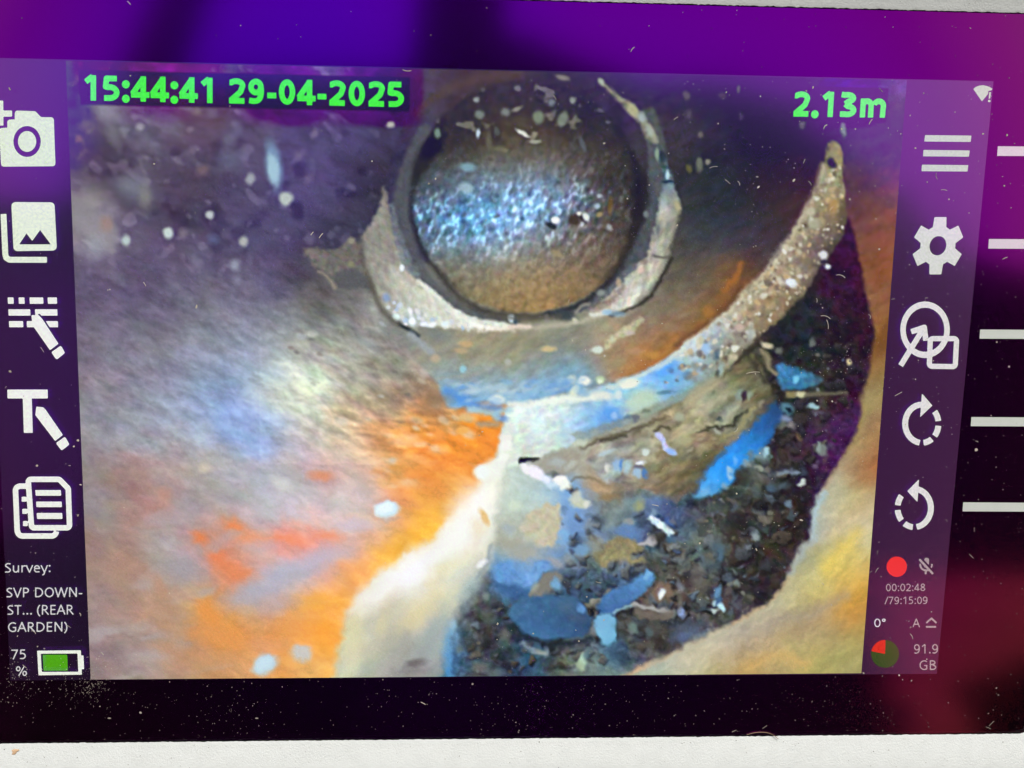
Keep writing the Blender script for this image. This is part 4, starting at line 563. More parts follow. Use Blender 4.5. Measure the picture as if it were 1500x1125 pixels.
def d_stroke(P, w, caps='butt'):
    P = np.asarray(P, float)
    def f(x, y):
        d = np.full(x.shape, 1e9); n = len(P)-1
        for k in range(n):
            a, b = P[k], P[k+1]; e = b-a; L = math.hypot(*e)
            if L < 1e-6: continue
            e = e/L
            s = (x-a[0])*e[0]+(y-a[1])*e[1]; p = np.abs(-(x-a[0])*e[1]+(y-a[1])*e[0])
            q = np.hypot(p, np.maximum(np.maximum(-s, s-L), 0)) - w/2
            d = np.minimum(d, q)
        if caps == 'butt' and np.hypot(*(P[0]-P[-1])) > 1e-6:
            for a, b in ((P[0], P[1]), (P[-1], P[-2])):
                e = (b-a)/(math.hypot(*(b-a))+1e-9); s = (x-a[0])*e[0]+(y-a[1])*e[1]
                d = np.where(np.hypot(x-a[0], y-a[1]) < w*.8, np.maximum(d, -s), d)
        return d
    return f
def U(*fs): return lambda x, y: np.minimum.reduce([f(x, y) for f in fs])
def sub(f, *gs): return lambda x, y: np.maximum.reduce([f(x, y)]+[-g(x, y) for g in gs])
def ring(f, w): return lambda x, y: np.abs(f(x, y))-w/2
def arc(cx, cy, rx, ry, a0, a1, n=14):
    t = np.radians(np.linspace(a0, a1, n)); return np.c_[cx+rx*np.cos(t), cy+ry*np.sin(t)]

def trace(f, x0, y0, x1, y1, cell):
    nx = int((x1-x0)/cell)+2; ny = int((y1-y0)/cell)+2
    gx = x0+cell*np.arange(nx); gy = y0+cell*np.arange(ny); X, Y = np.meshgrid(gx, gy); D = f(X, Y)
    D = np.where(np.abs(D) < 1e-6, 1e-6, D); V = []; F = []; key = {}
    def corner(i, j):
        k = (i, j)
        if k not in key: key[k] = len(V); V.append((gx[i], gy[j]))
        return key[k]
    def edge(i, j, i2, j2):
        k = (min((i, j), (i2, j2)), max((i, j), (i2, j2)))
        if k not in key:
            (a, b), (c, d) = k; t = D[b, a]/(D[b, a]-D[d, c]); key[k] = len(V)
            V.append((gx[a]+(gx[c]-gx[a])*t, gy[b]+(gy[d]-gy[b])*t))
        return key[k]
    I = D < 0
    full = I[:-1, :-1] & I[1:, :-1] & I[:-1, 1:] & I[1:, 1:]; anyi = I[:-1, :-1] | I[1:, :-1] | I[:-1, 1:] | I[1:, 1:]
    for j in range(ny-1):                       # runs of fully inside cells become one face per run
        i = 0
        while i < nx-1:
            if full[j, i]:
                k = i
                while k < nx-1 and full[j, k]: k += 1
                F.append([corner(q, j) for q in range(i, k+1)]+[corner(q, j+1) for q in range(k, i-1, -1)]); i = k
            else:
                if anyi[j, i]:
                    c = [(i, j), (i+1, j), (i+1, j+1), (i, j+1)]; p = []
                    for q in range(4):
                        a, b = c[q], c[(q+1) % 4]
                        if I[a[1], a[0]]: p.append(corner(*a))
                        if I[a[1], a[0]] != I[b[1], b[0]]: p.append(edge(*a, *b))
                    if len(p) > 2: F.append(p)
                i += 1
    return np.array(V), F

def shape(name, f, bb, mat, parent, z, cell=1.0, label=None):
    """a flat mark traced in photo pixels and laid on the display at height z"""
    V, F = trace(f, bb[0]-2, bb[1]-2, bb[2]+2, bb[3]+2, cell)
    Q = up(V, 0.0); Q[:, 2] = z
    o = link(name, pmesh(name, Q, [t[::-1] for t in F]), mat, parent)
    if label: o['label'] = label
    return o

# ---------------------------------------------------------------- a humanist sans lettering drawn with strokes (cap height 1)
def _glyphs(w):
    h = w/2; A = arc; L = lambda *p: np.array(p, float)
    o = lambda cx, rx: A(cx, .5, rx-h, .5-h, 0, 360, 28)
    bowl5 = np.r_[L((.62, 1-h), (.20, 1-h), (.165, .56)), A(.33, .33, .31-h*.2, .33-h, 118, -80, 16)[1:], L((.1, .05+h*.55))]
    G = {
     '0': (.8, [o(.4, .335)]), '1': (.8, [L((.15, .735), (.43, .955)), L((.46, 1), (.46, 0))]),
     '2': (.8, [np.r_[L((.1, .83)), A(.375, .72, .26, .28-h, 140, -10, 12), L((.55, .47), (.14, h))], L((.08, h), (.71, h))]),
     '3': (.8, [np.r_[L((.1, .9)), A(.36, .755, .25, .245-h, 115, -80, 12), L((.27, .525))], np.r_[L((.27, .525)), A(.36, .275, .29, .275-h, 85, -110, 14), L((.07, .08+h*.4))]]),
     '4': (.8, [L((.52, 0), (.52, 1)), L((.50, 1-h), (.08, .3)), L((.02, .23+h*.3), (.77, .23+h*.3))]),
     '5': (.8, [bowl5]), '7': (.8, [L((.07, 1-h), (.72, 1-h)), L((.66, 1-h), (.24, 0))]),
     '8': (.8, [A(.4, .755, .26-h*.6, .245-h, 0, 360, 22), A(.4, .27, .33-h, .27-h, 0, 360, 22)]),
     '9': (.8, [A(.38, .67, .315-h, .33-h, 0, 360, 22), np.r_[A(.38, .5, .33-h, .5-h, 20, -50, 10), A(.3, .28, .25, .28-h, -45, -100, 8), L((.1, .03+h))]]),
     ':': (.38, ['d', (.19, .1), (.19, .67)]), '.': (.38, ['d', (.19, .1)]), '-': (.45, [L((.04, .35), (.41, .35))]), '/': (.5, [L((.03, -.02), (.46, 1.02))]),
     '%': (1.16, [A(.25, .74, .2-h*.4, .27-h, 0, 360, 18), A(.9, .26, .2-h*.4, .27-h, 0, 360, 18), L((.3, 0), (.86, 1))]), '\u00b0': (.6, [A(.28, .8, .2-h, .2-h, 0, 360, 16)]), ' ': (.364, []),
     'S': (.77, [np.r_[L((.66, .93)), A(.41, .735, .29-h*.6, .265-h, 50, 200, 12), L((.42, .5)), A(.36, .255, .31-h*.6, .255-h, 55, -115, 14), L((.09, .06))]]),
     'V': (.84, [L((.04, 1), (.42, .02), (.80, 1))]), 'P': (.85, [L((.14+h, 0), (.14+h, 1)), np.r_[L((.14+h, 1-h)), A(.42, .71, .33-h, .29-h, 90, -90, 12), L((.14+h, .42+h))]]),
     'D': (1.02, [L((.14+h, 0), (.14+h, 1)), np.r_[L((.14+h, 1-h)), A(.40, .5, .55-h, .5-h, 90, -90, 18), L((.14+h, h))]]),
     'O': (1.09, [A(.545, .5, .46-h, .51-h, 0, 360, 30)]), 'W': (1.3, [L((.04, 1), (.34, .03), (.65, .97), (.96, .03), (1.26, 1))]), 'N': (1.06, [L((.14+h, 0), (.14+h, 1)), L((.16+h, .98), (.88, .02)), L((.92-h, 0), (.92-h, 1))]),
     'T': (.78, [L((.03, 1-h), (.75, 1-h)), L((.39, 0), (.39, 1))]), '(': (.42, [np.array(A(.62, .42, .5, .66, 120, 240, 12))]), ')': (.42, [np.array(A(-.2, .42, .5, .66, 60, -60, 12))]),
     'R': (.87, [L((.14+h, 0), (.14+h, 1)), np.r_[L((.14+h, 1-h)), A(.42, .72, .31-h, .28-h, 90, -90, 12), L((.14+h, .44+h))], L((.42, .46), (.82, 0))]),
     'E': (.78, [L((.14+h, 0), (.14+h, 1)), L((.14, 1-h), (.69, 1-h)), L((.14, .52), (.66, .52)), L((.14, h), (.69, h))]), 'A': (.895, [L((.04, 0), (.447, .98), (.86, 0)), L((.2, .3+h), (.7, .3+h))]),
     'G': (1.02, [np.r_[L((.86, .9)), A(.58, .5, .5-h, .51-h, 55, 300, 26), L((.9-h, .05+h), (.9-h, .46))], L((.56, .46), (.9, .46))]),
     'B': (.91, [L((.14+h, 0), (.14+h, 1)), np.r_[L((.14+h, 1-h)), A(.44, .76, .3-h, .24-h, 90, -90, 12), L((.14+h, .52+h*.2))], np.r_[L((.44, .52)), A(.46, .27, .36-h, .27-h, 85, -90, 12), L((.14+h, h))]]),
     'u': (.865, [np.r_[L((.12+h, .75)), A(.41, .29, .29-h, .30-h, 180, 350, 12)], L((.745-h, .75), (.745-h, 0))]), 'r': (.58, [L((.12+h, 0), (.12+h, .75)), np.r_[A(.42, .42, .31-h, .33-h, 170, 90, 8), L((.56, .735-h))]]),
     'v': (.71, [L((.03, .75), (.355, .02), (.68, .75))]), 'e': (.79, [np.r_[L((.12, .41)), L((.70-h, .41)), A(.405, .375, .33-h, .385-h, 5, 290, 22), L((.68, .06))]]), 'y': (.71, [L((.03, .75), (.36, .03)), np.r_[L((.68, .75), (.34, -.12)), A(.17, -.1, .19, .15, 0, -100, 8)]]),
     'm': (1.31, [L((.12+h, 0), (.12+h, .75)), np.r_[A(.40, .47, .29-h, .29-h, 165, 0, 12), L((.69-h, 0))], np.r_[A(.90, .47, .31-h, .29-h, 165, 0, 12), L((1.19-h, 0))]]),
    }
    return G

def text(name, s, x0, x1, b0, b1, cap, w, mat, parent, z, lean=0.0, cell=None, lead=True):
    """lettering from photo pixel x0 to x1 on a baseline running from height b0 to b1"""
    G = _glyphs(w); pen = 0; items = []; lo = 9; hi = -9
    for ch in s:
        adv, st = G[ch]
        if st and isinstance(st[0], str) and st[0] == 'd':
            for (cx, cy) in st[1:]:
                items.append(d_ell(cx+pen, cy, w*.62+.02, w*.62+.02)); lo = min(lo, cx+pen-.1); hi = max(hi, cx+pen+.1)
        elif st:
            for P in st:
                Q = P+np.array([pen, 0]); items.append(d_stroke(Q, w)); lo = min(lo, Q[:, 0].min()-w/2); hi = max(hi, Q[:, 0].max()+w/2)
        pen += adv
    V, F = trace(U(*items), lo-.05, -.35, hi+.05, 1.15, cell or 1/max(cap*.9, 15))
    k = (x1-x0)/(hi-lo); t = (V[:, 0]-lo)*k
    P = np.c_[x0+t+lean*V[:, 1]*cap, b0+(b1-b0)*t/(x1-x0)-V[:, 1]*cap]
    Q = up(P); Q[:, 2] = z
    return link(name, pmesh(name, Q, F), mat, parent)

# ================================================================ the monitor
Z_MASK, Z_LCD, Z_VID, Z_ICON = -.0003, 0.0, .00004, .00008
Z_PRINT, Z_BACK, Z_GLASS = .00025, .0003, .0010

mon = bpy.data.objects.new('inspection_monitor', None); COL.objects.link(mon); mon.matrix_world = WORLD
tag(mon, 'white cased survey monitor with a dusty glass front showing a drain pipe', 'monitor')

# opening of the casing, traced along its edge with rounded corners
oc = up([(-90, 1091.2), (1511, 1075.5), (1600, 20.3), (-130, -26)], Z_GLASS)[:, :2]
def rounded(P, r, n=6):
    out = []; N = len(P)
    for k in range(N):
        a, b, c = P[k-1], P[k], P[(k+1) % N]; e0 = (a-b)/np.hypot(*(a-b)); e1 = (c-b)/np.hypot(*(c-b))
        for t in np.linspace(0, 1, n):
            p = b+e0*r*(1-t)**2 + e1*r*t**2; out.append(p)
    return np.array(out)
loop = rounded(oc, .0035)
def dense(P, step):
    out = []
    for k in range(len(P)):
        a, b = P[k], P[(k+1) % len(P)]; n = max(1, int(np.hypot(*(b-a))/step))
        out += [a+(b-a)*i/n for i in range(n)]
    return np.array(out)
loop = dense(loop, .00045)
tn = np.roll(loop, -1, 0)-np.roll(loop, 1, 0); tn /= np.hypot(tn[:, 0], tn[:, 1])[:, None]; nor = np.c_[tn[:, 1], -tn[:, 0]]
rg = np.random.RandomState(5)
prof = [(-.0002, .00104), (.0, .0011), (.0006, .0012), (.0016, .0014), (.004, .0019), (.0085, .0027), (.0105, .0028), (.0140, .0023), (.0157, .001), (.016, -.004), (.016, -.030), (.013, -.034)]
NL = len(loop); V = []; F = []
for i, (dout, z) in enumerate(prof):
    rag = (fbm(loop[:, 0]*1e4, loop[:, 1]*1e4, 7, 3, 0, 1, 2)*.00009 + rg.randn(NL)*.00003)*(1 if i < 3 else .3 if i < 4 else 0)
    q = loop + nor*(dout+rag)[:, None]
    V += [(p[0], p[1], z) for p in q]
    if i: F += [[(i-1)*NL+k, (i-1)*NL+(k+1) % NL, i*NL+(k+1) % NL, i*NL+k] for k in range(NL)]
F.append([(len(prof)-1)*NL+k for k in range(NL)][::-1])
M_case = pbr('white_plastic', (.78, .835, .85), .55, .25, 2600, .05, 260, .4)
case = link('casing', pmesh('casing', V, F), M_case, mon)
for p in case.data.polygons: p.use_smooth = True

M_lip_shadow = pbr('black_lip_shadow', (.002, .0015, .003), .8, spec=0)  # black strip added as the dark shadow line along the casing lip
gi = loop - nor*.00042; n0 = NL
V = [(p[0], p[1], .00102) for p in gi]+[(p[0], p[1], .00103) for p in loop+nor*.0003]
link('lip_shadow_strip', pmesh('lip_shadow_strip', V, [[k, (k+1) % n0, n0+(k+1) % n0, n0+k] for k in range(n0)]), M_lip_shadow, mon)
M_black = pbr('black_print', (.0006, .0005, .0006), .6, spec=0)
bz = dense(loop, 1)[::6] if False else loop[::8]
def plate(name, P, z, mat, parent):
    return link(name, pmesh(name, [(p[0], p[1], z) for p in P], [list(range(len(P)))]), mat, parent)
plate('black_bezel', loop[::6], Z_MASK, M_black, mon)

# the display panel, lit even where its picture is black
def lcd_black():
    """an unlit picture still glows a little, more towards the right-hand end where the backlight bleeds"""
    m, t, o = node_mat('display_black'); e = lcd_surface(t, None, o)
    tc = t.nodes.new('ShaderNodeTexCoord'); sp = t.nodes.new('ShaderNodeSeparateXYZ'); r = t.nodes.new('ShaderNodeValToRGB'); mr = t.nodes.new('ShaderNodeMapRange')
    mr.inputs['From Min'].default_value = -.11; mr.inputs['From Max'].default_value = .11
    t.links.new(tc.outputs['Object'], sp.inputs[0]); t.links.new(sp.outputs[0], mr.inputs[0]); t.links.new(mr.outputs[0], r.inputs[0]); t.links.new(r.outputs[0], e.inputs['Color'])
    r.color_ramp.elements[0].color = (*s2l(np.array(GLOW[0])/255), 1); r.color_ramp.elements[1].color = (*s2l(np.array(GLOW[1])/255), 1); r.color_ramp.elements[0].position = .6; m.cycles.emission_sampling = 'NONE'
    return m
GLOW = ((26, 15, 32), (58, 28, 56))
M_lcd = lcd_black()
panel = plate('display_panel', up([(-27, 84.3), (15, 996.8), (1372.3, 987), (1455.3, 119)]), Z_LCD, M_lcd, mon)
panel.data.update()

# the video picture: a fine grid of picture cells coloured in code
NX, NY = 760, 570
cq = up([(96.5, 89), (1328.3, 117.3), (1261.6, 986), (133, 995.4)])
u, v = np.meshgrid(np.linspace(0, 1, NX), np.linspace(0, 1, NY)); u = u.ravel()[:, None]; v = v.ravel()[:, None]
Q = (cq[0]*(1-u)+cq[1]*u)*(1-v) + (cq[3]*(1-u)+cq[2]*u)*v
PX = down(Q); RGB = paint(PX[:, 0].reshape(NY, NX), PX[:, 1].reshape(NY, NX))
gr = np.random.RandomState(9)
me = bpy.data.meshes.new('video_picture')
Q[:, 2] = Z_VID
idx = np.arange(NX*NY).reshape(NY, NX); f = np.stack([idx[:-1, :-1], idx[1:, :-1], idx[1:, 1:], idx[:-1, 1:]], -1).reshape(-1, 4)
me.vertices.add(len(Q)); me.vertices.foreach_set('co', Q.astype(np.float32).ravel())
me.loops.add(f.size); me.loops.foreach_set('vertex_index', f.ravel().astype(np.int32))
me.polygons.add(len(f)); me.polygons.foreach_set('loop_start', np.arange(0, f.size, 4, dtype=np.int32))
me.update(calc_edges=True)
at = me.color_attributes.new('picture', 'FLOAT_COLOR', 'POINT')
lin = s2l(np.clip(RGB + gr.randn(len(RGB), 1)*.010 + gr.randn(len(RGB), 3)*.008, 0, 1))
lin = np.clip(lin - VEIL(PX[:, 0], PX[:, 1]), 0, None)
at.data.foreach_set('color', np.c_[lin, np.ones(len(lin))].astype(np.float32).ravel())
m, t, o = node_mat('video_picture'); ca = t.nodes.new('ShaderNodeVertexColor'); ca.layer_name = 'picture'
lcd_surface(t, ca.outputs['Color'], o); m.cycles.emission_sampling = 'NONE'   # half a million tiny faces: found by hits, not sampled as lamps
link('video_picture', me, m, panel)

# icons and lettering on the display
W6 = emit('white_icon_gallery', (224, 236, 208)); W7 = emit('white_icon_gear', (210, 214, 200)); W0 = emit('white_icon_top', (206, 232, 176)); W5 = emit('white_icon_top_right', (182, 206, 164)); W1 = emit('white_icon', (236, 240, 226)); W2 = emit('white_icon_right', (222, 220, 214)); W3 = emit('grey_lettering', (168, 154, 152)); W4 = emit('pale_lettering', (214, 214, 214))
GT = emit('green_lettering', (62, 240, 0)); GB = emit('battery_green', (78, 166, 8)); RD = emit('record_red', (236, 52, 44)); PR = emit('chart_red', (212, 46, 12)); PG = emit('chart_green', (36, 74, 10))
TX = emit('white_lettering', (206, 206, 202))

f = d_round([(22, 162), (52, 163), (60.5, 171.7), (79, 172), (81.5, 243.5), (2, 244.2), (-1, 188), (11, 187), (11, 175.5), (22, 175)], 4)
plus = U(d_poly([(-9, 147.5), (5, 147.5), (5.3, 184), (-8, 184)]), d_poly([(-20, 162), (18, 162), (18, 171), (-20, 171)]))
f = sub(f, sub(d_ell(40, 207.3, 20, 22.6), d_ell(40, 207.3, 13.3, 15.2)), lambda x, y: plus(x, y)-3.2)
shape('camera_icon', U(f, plus), (-22, 145, 84, 246), W0, panel, Z_ICON)
f = sub(d_round([(16.8, 296), (80, 296.5), (83.6, 367), (20.2, 368)], 6), d_poly([(28.5, 358), (39, 342), (47.5, 353), (59, 337), (74.7, 358)]))
f = U(f, d_stroke(np.r_[[(5.4, 313.5)], [(8, 372), (9.3, 377.5), (14, 380.5)], [(69, 380.6)]], 8.6))
shape('gallery_icon', f, (0, 294, 86, 388), W6, panel, Z_ICON)
R = lambda x0, x1, y0, y1, s=0: d_poly([(x0, y0), (x1, y0), (x1+s, y1), (x0+s, y1)])
pen1 = d_round([(46.2, 461.5), (57.5, 462), (62.8, 468), (86, 503.5), (73.5, 513), (48, 476.5)], 1.2)
rows = U(R(11.5, 20, 435.7, 445, .5), R(27.5, 36, 435.7, 445, .5), R(43.5, 63.5, 435.7, 445, .5), R(70, 83.5, 435.7, 445, .5), R(12.5, 44.5, 453, 462.3, .5), R(51.5, 84, 453, 462.3, .5), R(13.3, 34, 470.3, 479.3, .5), R(39.5, 85, 470.3, 479.3, .3))
shape('highlighter_icon', U(sub(rows, lambda x, y: np.maximum(pen1(x, y)-2.4, -(x-56)+0)), pen1, d_round([(89.5, 506), (95.5, 517), (83, 527), (75.3, 516)], 2)), (9, 433, 98, 530), W1, panel, Z_ICON)
shape('text_icon', U(R(11, 70, 570.6, 583.6, .3), R(33.4, 46.5, 575, 634, 1.8), d_round([(53.5, 595.5), (63.5, 596.5), (67, 600), (92.5, 637), (81, 646), (52, 608)], 1), d_round([(95.5, 639.5), (102, 651), (90.5, 660), (82, 649)], 2)), (9, 568, 104, 662), W1, panel, Z_ICON)
doc = d_round([(41.5, 702), (87, 702), (100.2, 715.5), (102.2, 773), (46.5, 773)], 4)
back = d_stroke(np.r_[[(40, 712), (30, 712)], arc(30, 718, 7, 6, 270, 180, 5), [(25.5, 778)], arc(33, 778, 7, 7, 180, 90, 5), [(76, 785)], arc(76, 777.5, 7, 7.5, 80, 5, 5)], 8)
shape('report_icon', U(ring(doc, 8), sub(back, lambda x, y: doc(x, y)), R(32, 39, 727.5, 734.7), R(33, 40, 745.2, 752.6), R(34, 41, 763, 770.5), R(52, 89.3, 717.8, 726, .6), R(53.2, 90.5, 734.6, 742.7, .6), R(54, 91.3, 751.3, 760, .6)), (18, 694, 110, 792), W1, panel, Z_ICON)
f = U(d_poly([(1355, 198), (1422.7, 198.7), (1421.5, 208), (1353.5, 207.3)]), d_poly([(1352.5, 219.7), (1420.2, 220.5), (1419, 229.6), (1351.8, 229)]), d_poly([(1350.3, 241.3), (1418, 242), (1417, 251.3), (1349.5, 250.8)]))
shape('menu_icon', f, (1347, 195, 1425, 254), W5, panel, Z_ICON)
shape('signal_icon', U(d_poly([(1425.5, 130.5), (1429, 127.5), (1434, 125.6), (1440, 125), (1446, 126.3), (1451, 128.5), (1453.5, 130.5), (1451.5, 132.5), (1447.7, 133.2), (1446.8, 138), (1438, 148.7)]), d_poly([(1448.7, 135), (1451.3, 135.2), (1450.1, 144.5), (1447.9, 144.5)]), d_ell(1448.7, 148, 2, 1.7)), (1423, 123, 1456, 152), W5, panel, Z_ICON, .6)
def gear(x, y):
    u = (x-1373.6+.09*(y-360))/36.5; v = (y-360)/42; r = np.hypot(u, v); d = r-.70
    for k in range(6):
        a = math.radians(30+60*k); p = u*math.cos(a)+v*math.sin(a); q = np.abs(-u*math.sin(a)+v*math.cos(a))
        d = np.minimum(d, np.maximum(np.maximum(p-1, -p), (q-.27+.09*(p-.66))))
    return np.maximum(d, .335-r)*36
shape('gear_icon', gear, (1333, 315, 1413, 405), W7, panel, Z_ICON)
f = U(ring(d_ell(1354.8, 483, 32.2, 36.8), 8), ring(d_round([(1362.5, 496), (1401, 496), (1399, 537), (1361, 536.5)], 4), 7.6), d_stroke([(1319, 535.5), (1352.5, 481)], 8), d_stroke([(1334.5, 486), (1353.5, 479.5), (1356, 499)], 8))
shape('pointer_icon', f, (1312, 440, 1406, 543), W2, panel, Z_ICON)
def turn(cx, cy, solid, dashes, head):
    g = lambda a: d_stroke(arc(cx, cy, 24.4, 28, *a, 16), 8.6)
    return U(g(solid), *[g(a) for a in dashes], d_poly(head))
shape('rotate_icon', turn(1350, 620.6, (97, 272), [(-40, -8), (6, 40), (53, 84)], [(1350.2, 576.3), (1365.5, 594), (1347.6, 611)]), (1316, 574, 1382, 655), W2, panel, Z_ICON, 1.0, 'arrow icon turning clockwise')
shape('rotate_icon', turn(1339, 744, (82, -78), [(188, 220), (140, 174), (95, 126)], [(1346, 701.8), (1328.7, 719.3), (1343.7, 735.5)]), (1306, 699, 1372, 778), W2, panel, Z_ICON, 1.0, 'arrow icon turning anticlockwise')
shape('record_dot', d_ell(1313.4, 830, 14.8, 14.8), (1297, 813, 1330, 847), RD, panel, Z_ICON)
slash = d_stroke([(1346.4, 819), (1366.4, 840.6)], 3.2)
mic = U(d_stroke([(1357, 820.5), (1356.6, 828)], 7.4, 'round'), d_stroke(arc(1356.3, 827, 8.6, 8.4, 190, -8, 14), 2.6), d_stroke([(1356, 835), (1355.6, 841)], 3))
shape('muted_microphone_icon', U(sub(mic, lambda x, y: slash(x-1.6, y+1.6)-.6), slash), (1343, 814, 1370, 844), W3, panel, Z_ICON, .7)
f = d_ell(1296.2, 957.6, 20.4, 20.4); wedge = d_poly([(1296.2, 957.6), (1297.2, 930), (1270, 930), (1270, 952.6)])
shape('storage_chart', sub(f, wedge), (1274, 935, 1318, 980), PG, panel, Z_ICON)
shape('storage_chart_used', lambda x, y: np.maximum(f(x, y), wedge(x, y)), (1274, 935, 1318, 980), PR, panel, Z_ICON)
shape('level_icon', U(d_stroke([(1356.5, 912.4), (1364.2, 905.6), (1371.6, 912.4)], 2.6), d_stroke([(1356, 918), (1371, 918)], 2.6)), (1353, 902, 1374, 921), W3, panel, Z_ICON, .7)
bat = sub(d_poly([(54.7, 953), (118.6, 952.3), (120.2, 988), (56.7, 989)]), d_poly([(60, 957.3), (113.8, 957), (115, 983.8), (61.4, 984)]))
shape('battery_icon', U(bat, d_poly([(118, 960), (122.5, 960), (123.4, 980), (119, 980)])), (52, 950, 126, 991), W1, panel, Z_ICON)
shape('battery_level', d_poly([(63, 958.9), (98.6, 958.8), (99.6, 982), (64.1, 982.2)]), (61, 957, 102, 984), GB, panel, Z_ICON)
text('timestamp_text', '15:44:41 29-04-2025', 121.8, 592, 147.2, 157.2, 37.2, .225, GT, panel, Z_ICON)
text('distance_text', '2.13m', 1158, 1296.6, 170.8, 172.6, 37, .225, GT, panel, Z_ICON, .06)
text('survey_text', 'Survey:', 6.7, 74.4, 838.7, 838.2, 14.2, .125, TX, panel, Z_ICON)
text('survey_text', 'SVP DOWN-', 8.8, 121.8, 875, 874.4, 14.3, .125, TX, panel, Z_ICON)
text('survey_text', 'ST... (REAR', 10.4, 108.6, 900.5, 900, 14.3, .125, TX, panel, Z_ICON)
text('survey_text', 'GARDEN)', 12, 99, 925.6, 925, 14.2, .125, TX, panel, Z_ICON)
text('battery_text', '75', 16, 38.2, 965.7, 965.4, 14.4, .125, TX, panel, Z_ICON)
text('battery_text', '%', 23.6, 39.8, 990, 989.8, 14.2, .115, TX, panel, Z_ICON)
text('recording_time_text', '00:02:48', 1297.6, 1355, 866, 865.6, 11, .125, W3, panel, Z_ICON)
text('recording_time_text', '/79:15:09', 1295.3, 1358.3, 885, 884.6, 11, .125, W3, panel, Z_ICON)
text('angle_text', '0\u00b0', 1280.4, 1297.2, 918.6, 918.4, 12.6, .12, W4, panel, Z_ICON)
text('automatic_mode_text', 'A', 1336.3, 1347.6, 918.8, 918.8, 12.6, .125, W3, panel, Z_ICON)
text('storage_text', '91.9', 1338.3, 1373.8, 957.4, 957.2, 14, .12, W3, panel, Z_ICON)
text('storage_text', 'GB', 1346.7, 1371.2, 981.3, 981.1, 14.2, .12, W3, panel, Z_ICON)

# white lines printed on the glass towards the side buttons
M_print = pbr('white_print', (.66, .74, .70), .5, vary=.05, vscale=300)
for (x, y0, y1, xb) in ((1460.6, 214.6, 228.6, 1459.6), (1447.6, 350.2, 364.2, 1446.6), (1434.8, 482.6, 496, 1433.8), (1422, 610.6, 624, 1421), (1410, 735.4, 748.6, 1409)):
    e = 1585-(y0-214)*.085
    o = plate('button_mark', up([(xb, y1), (e-4, y1+.6), (e-3, y0+.8), (x, y0)]), Z_PRINT, M_print, mon)

# coated glass: clear, with the purple reflection such coatings show, shifting with the angle
def glass_mat():
    m, t, o = node_mat('coated_glass')
    lw = t.nodes.new('ShaderNodeLayerWeight'); lw.inputs['Blend'].default_value = .5
    r = t.nodes.new('ShaderNodeValToRGB'); cr = r.color_ramp; K = COATING
    for k, (p, c) in enumerate(K):
        e = cr.elements[k] if k < 2 else cr.elements.new(p)
        e.position = p; e.color = (*c, 1)
    g = t.nodes.new('ShaderNodeBsdfGlossy'); g.inputs['Roughness'].default_value = .108
    tr = t.nodes.new('ShaderNodeBsdfTransparent'); a = t.nodes.new('ShaderNodeAddShader')
    t.links.new(lw.outputs['Facing'], r.inputs[0]); t.links.new(r.outputs[0], g.inputs['Color'])
    t.links.new(tr.outputs[0], a.inputs[0]); t.links.new(g.outputs[0], a.inputs[1]); t.links.new(a.outputs[0], o.inputs[0])
    return m
COATING = [(0.0, (.15, .0004, .64)), (.06, (.20, .0004, .64)), (.11, (.24, .0004, .58)), (.15, (.26, .0015, .45)), (.19, (.35, .015, .38)), (.26, (.40, .06, .26))]
mc, tcl, oc_ = node_mat('glass_clear'); tb = tcl.nodes.new('ShaderNodeBsdfTransparent'); tcl.links.new(tb.outputs[0], oc_.inputs[0])
L2 = loop[::6]; n = len(L2); shr = L2 - 0*L2
V = [(p[0], p[1], Z_GLASS) for p in shr]+[(p[0], p[1], Z_BACK) for p in shr]
F = [list(range(n)), list(range(2*n-1, n-1, -1))]+[[k, n+k, n+(k+1) % n, (k+1) % n] for k in range(n)]
gl = link('glass_panel', pmesh('glass_panel', V, F), [glass_mat(), mc], mon)
for k, p in enumerate(gl.data.polygons): p.material_index = 0 if k == 0 else 1

# a prop bar holds the leaning monitor from behind
bm = bmesh.new(); box(bm, 0, .045, -.078, .05, .012, .10); bmesh.ops.bevel(bm, geom=bm.edges[:], offset=.002, segments=2)
bmesh_obj('prop', bm, pbr('black_plastic', (.03, .03, .03), .5), mon)

# ================================================================ dust, hair and a smear on the front
M_dust = pbr('pale_dust', (.74, .68, .58), .9, vary=.75, vscale=420)
rd = random.Random(12); V = []; F = []
DS = .58
def flake(x, y, l, wd, ang, sides=6, z=None):
    l *= DS; wd *= DS; b = len(V); z = z or Z_GLASS+.00002+rd.random()*.00002
    for k in range(sides):
        t = 2*math.pi*k/sides; q = rd.uniform(.75, 1.15)
        px = l*.5*q*math.cos(t); py = wd*.5*q*math.sin(t)
        p = up([(x+px*math.cos(ang)-py*math.sin(ang), y+px*math.sin(ang)+py*math.cos(ang))], z)[0]
        V.append((p[0], p[1], z+rd.uniform(0, .00004)))
    F.append(list(range(b, b+sides))[::-1])
def fibre(x, y, l, ang, bend, wd=.9):
    b = len(V); n = 7; z = Z_GLASS+.00003
    for k in range(n):
        s = k/(n-1)-.5; a = ang+bend*s
        cx = x+l*s*math.cos(ang)-bend*l*.5*(s*s)*math.sin(ang); cy = y+l*s*math.sin(ang)+bend*l*.5*(s*s)*math.cos(ang)
        for sg in (-.5, .5):
            p = up([(cx-sg*wd*.75*math.sin(a), cy+sg*wd*.75*math.cos(a))], z)[0]; V.append((p[0], p[1], z+.00004*(1-4*s*s)))
    for k in range(n-1): F.append([b+2*k, b+2*k+1, b+2*k+3, b+2*k+2][::-1])
def inside(x, y): return 20+y*0 < 1e9 and (y > -10 + (x > 850)*((x-850)*.0277+6)) and y < 1086-x*.0102
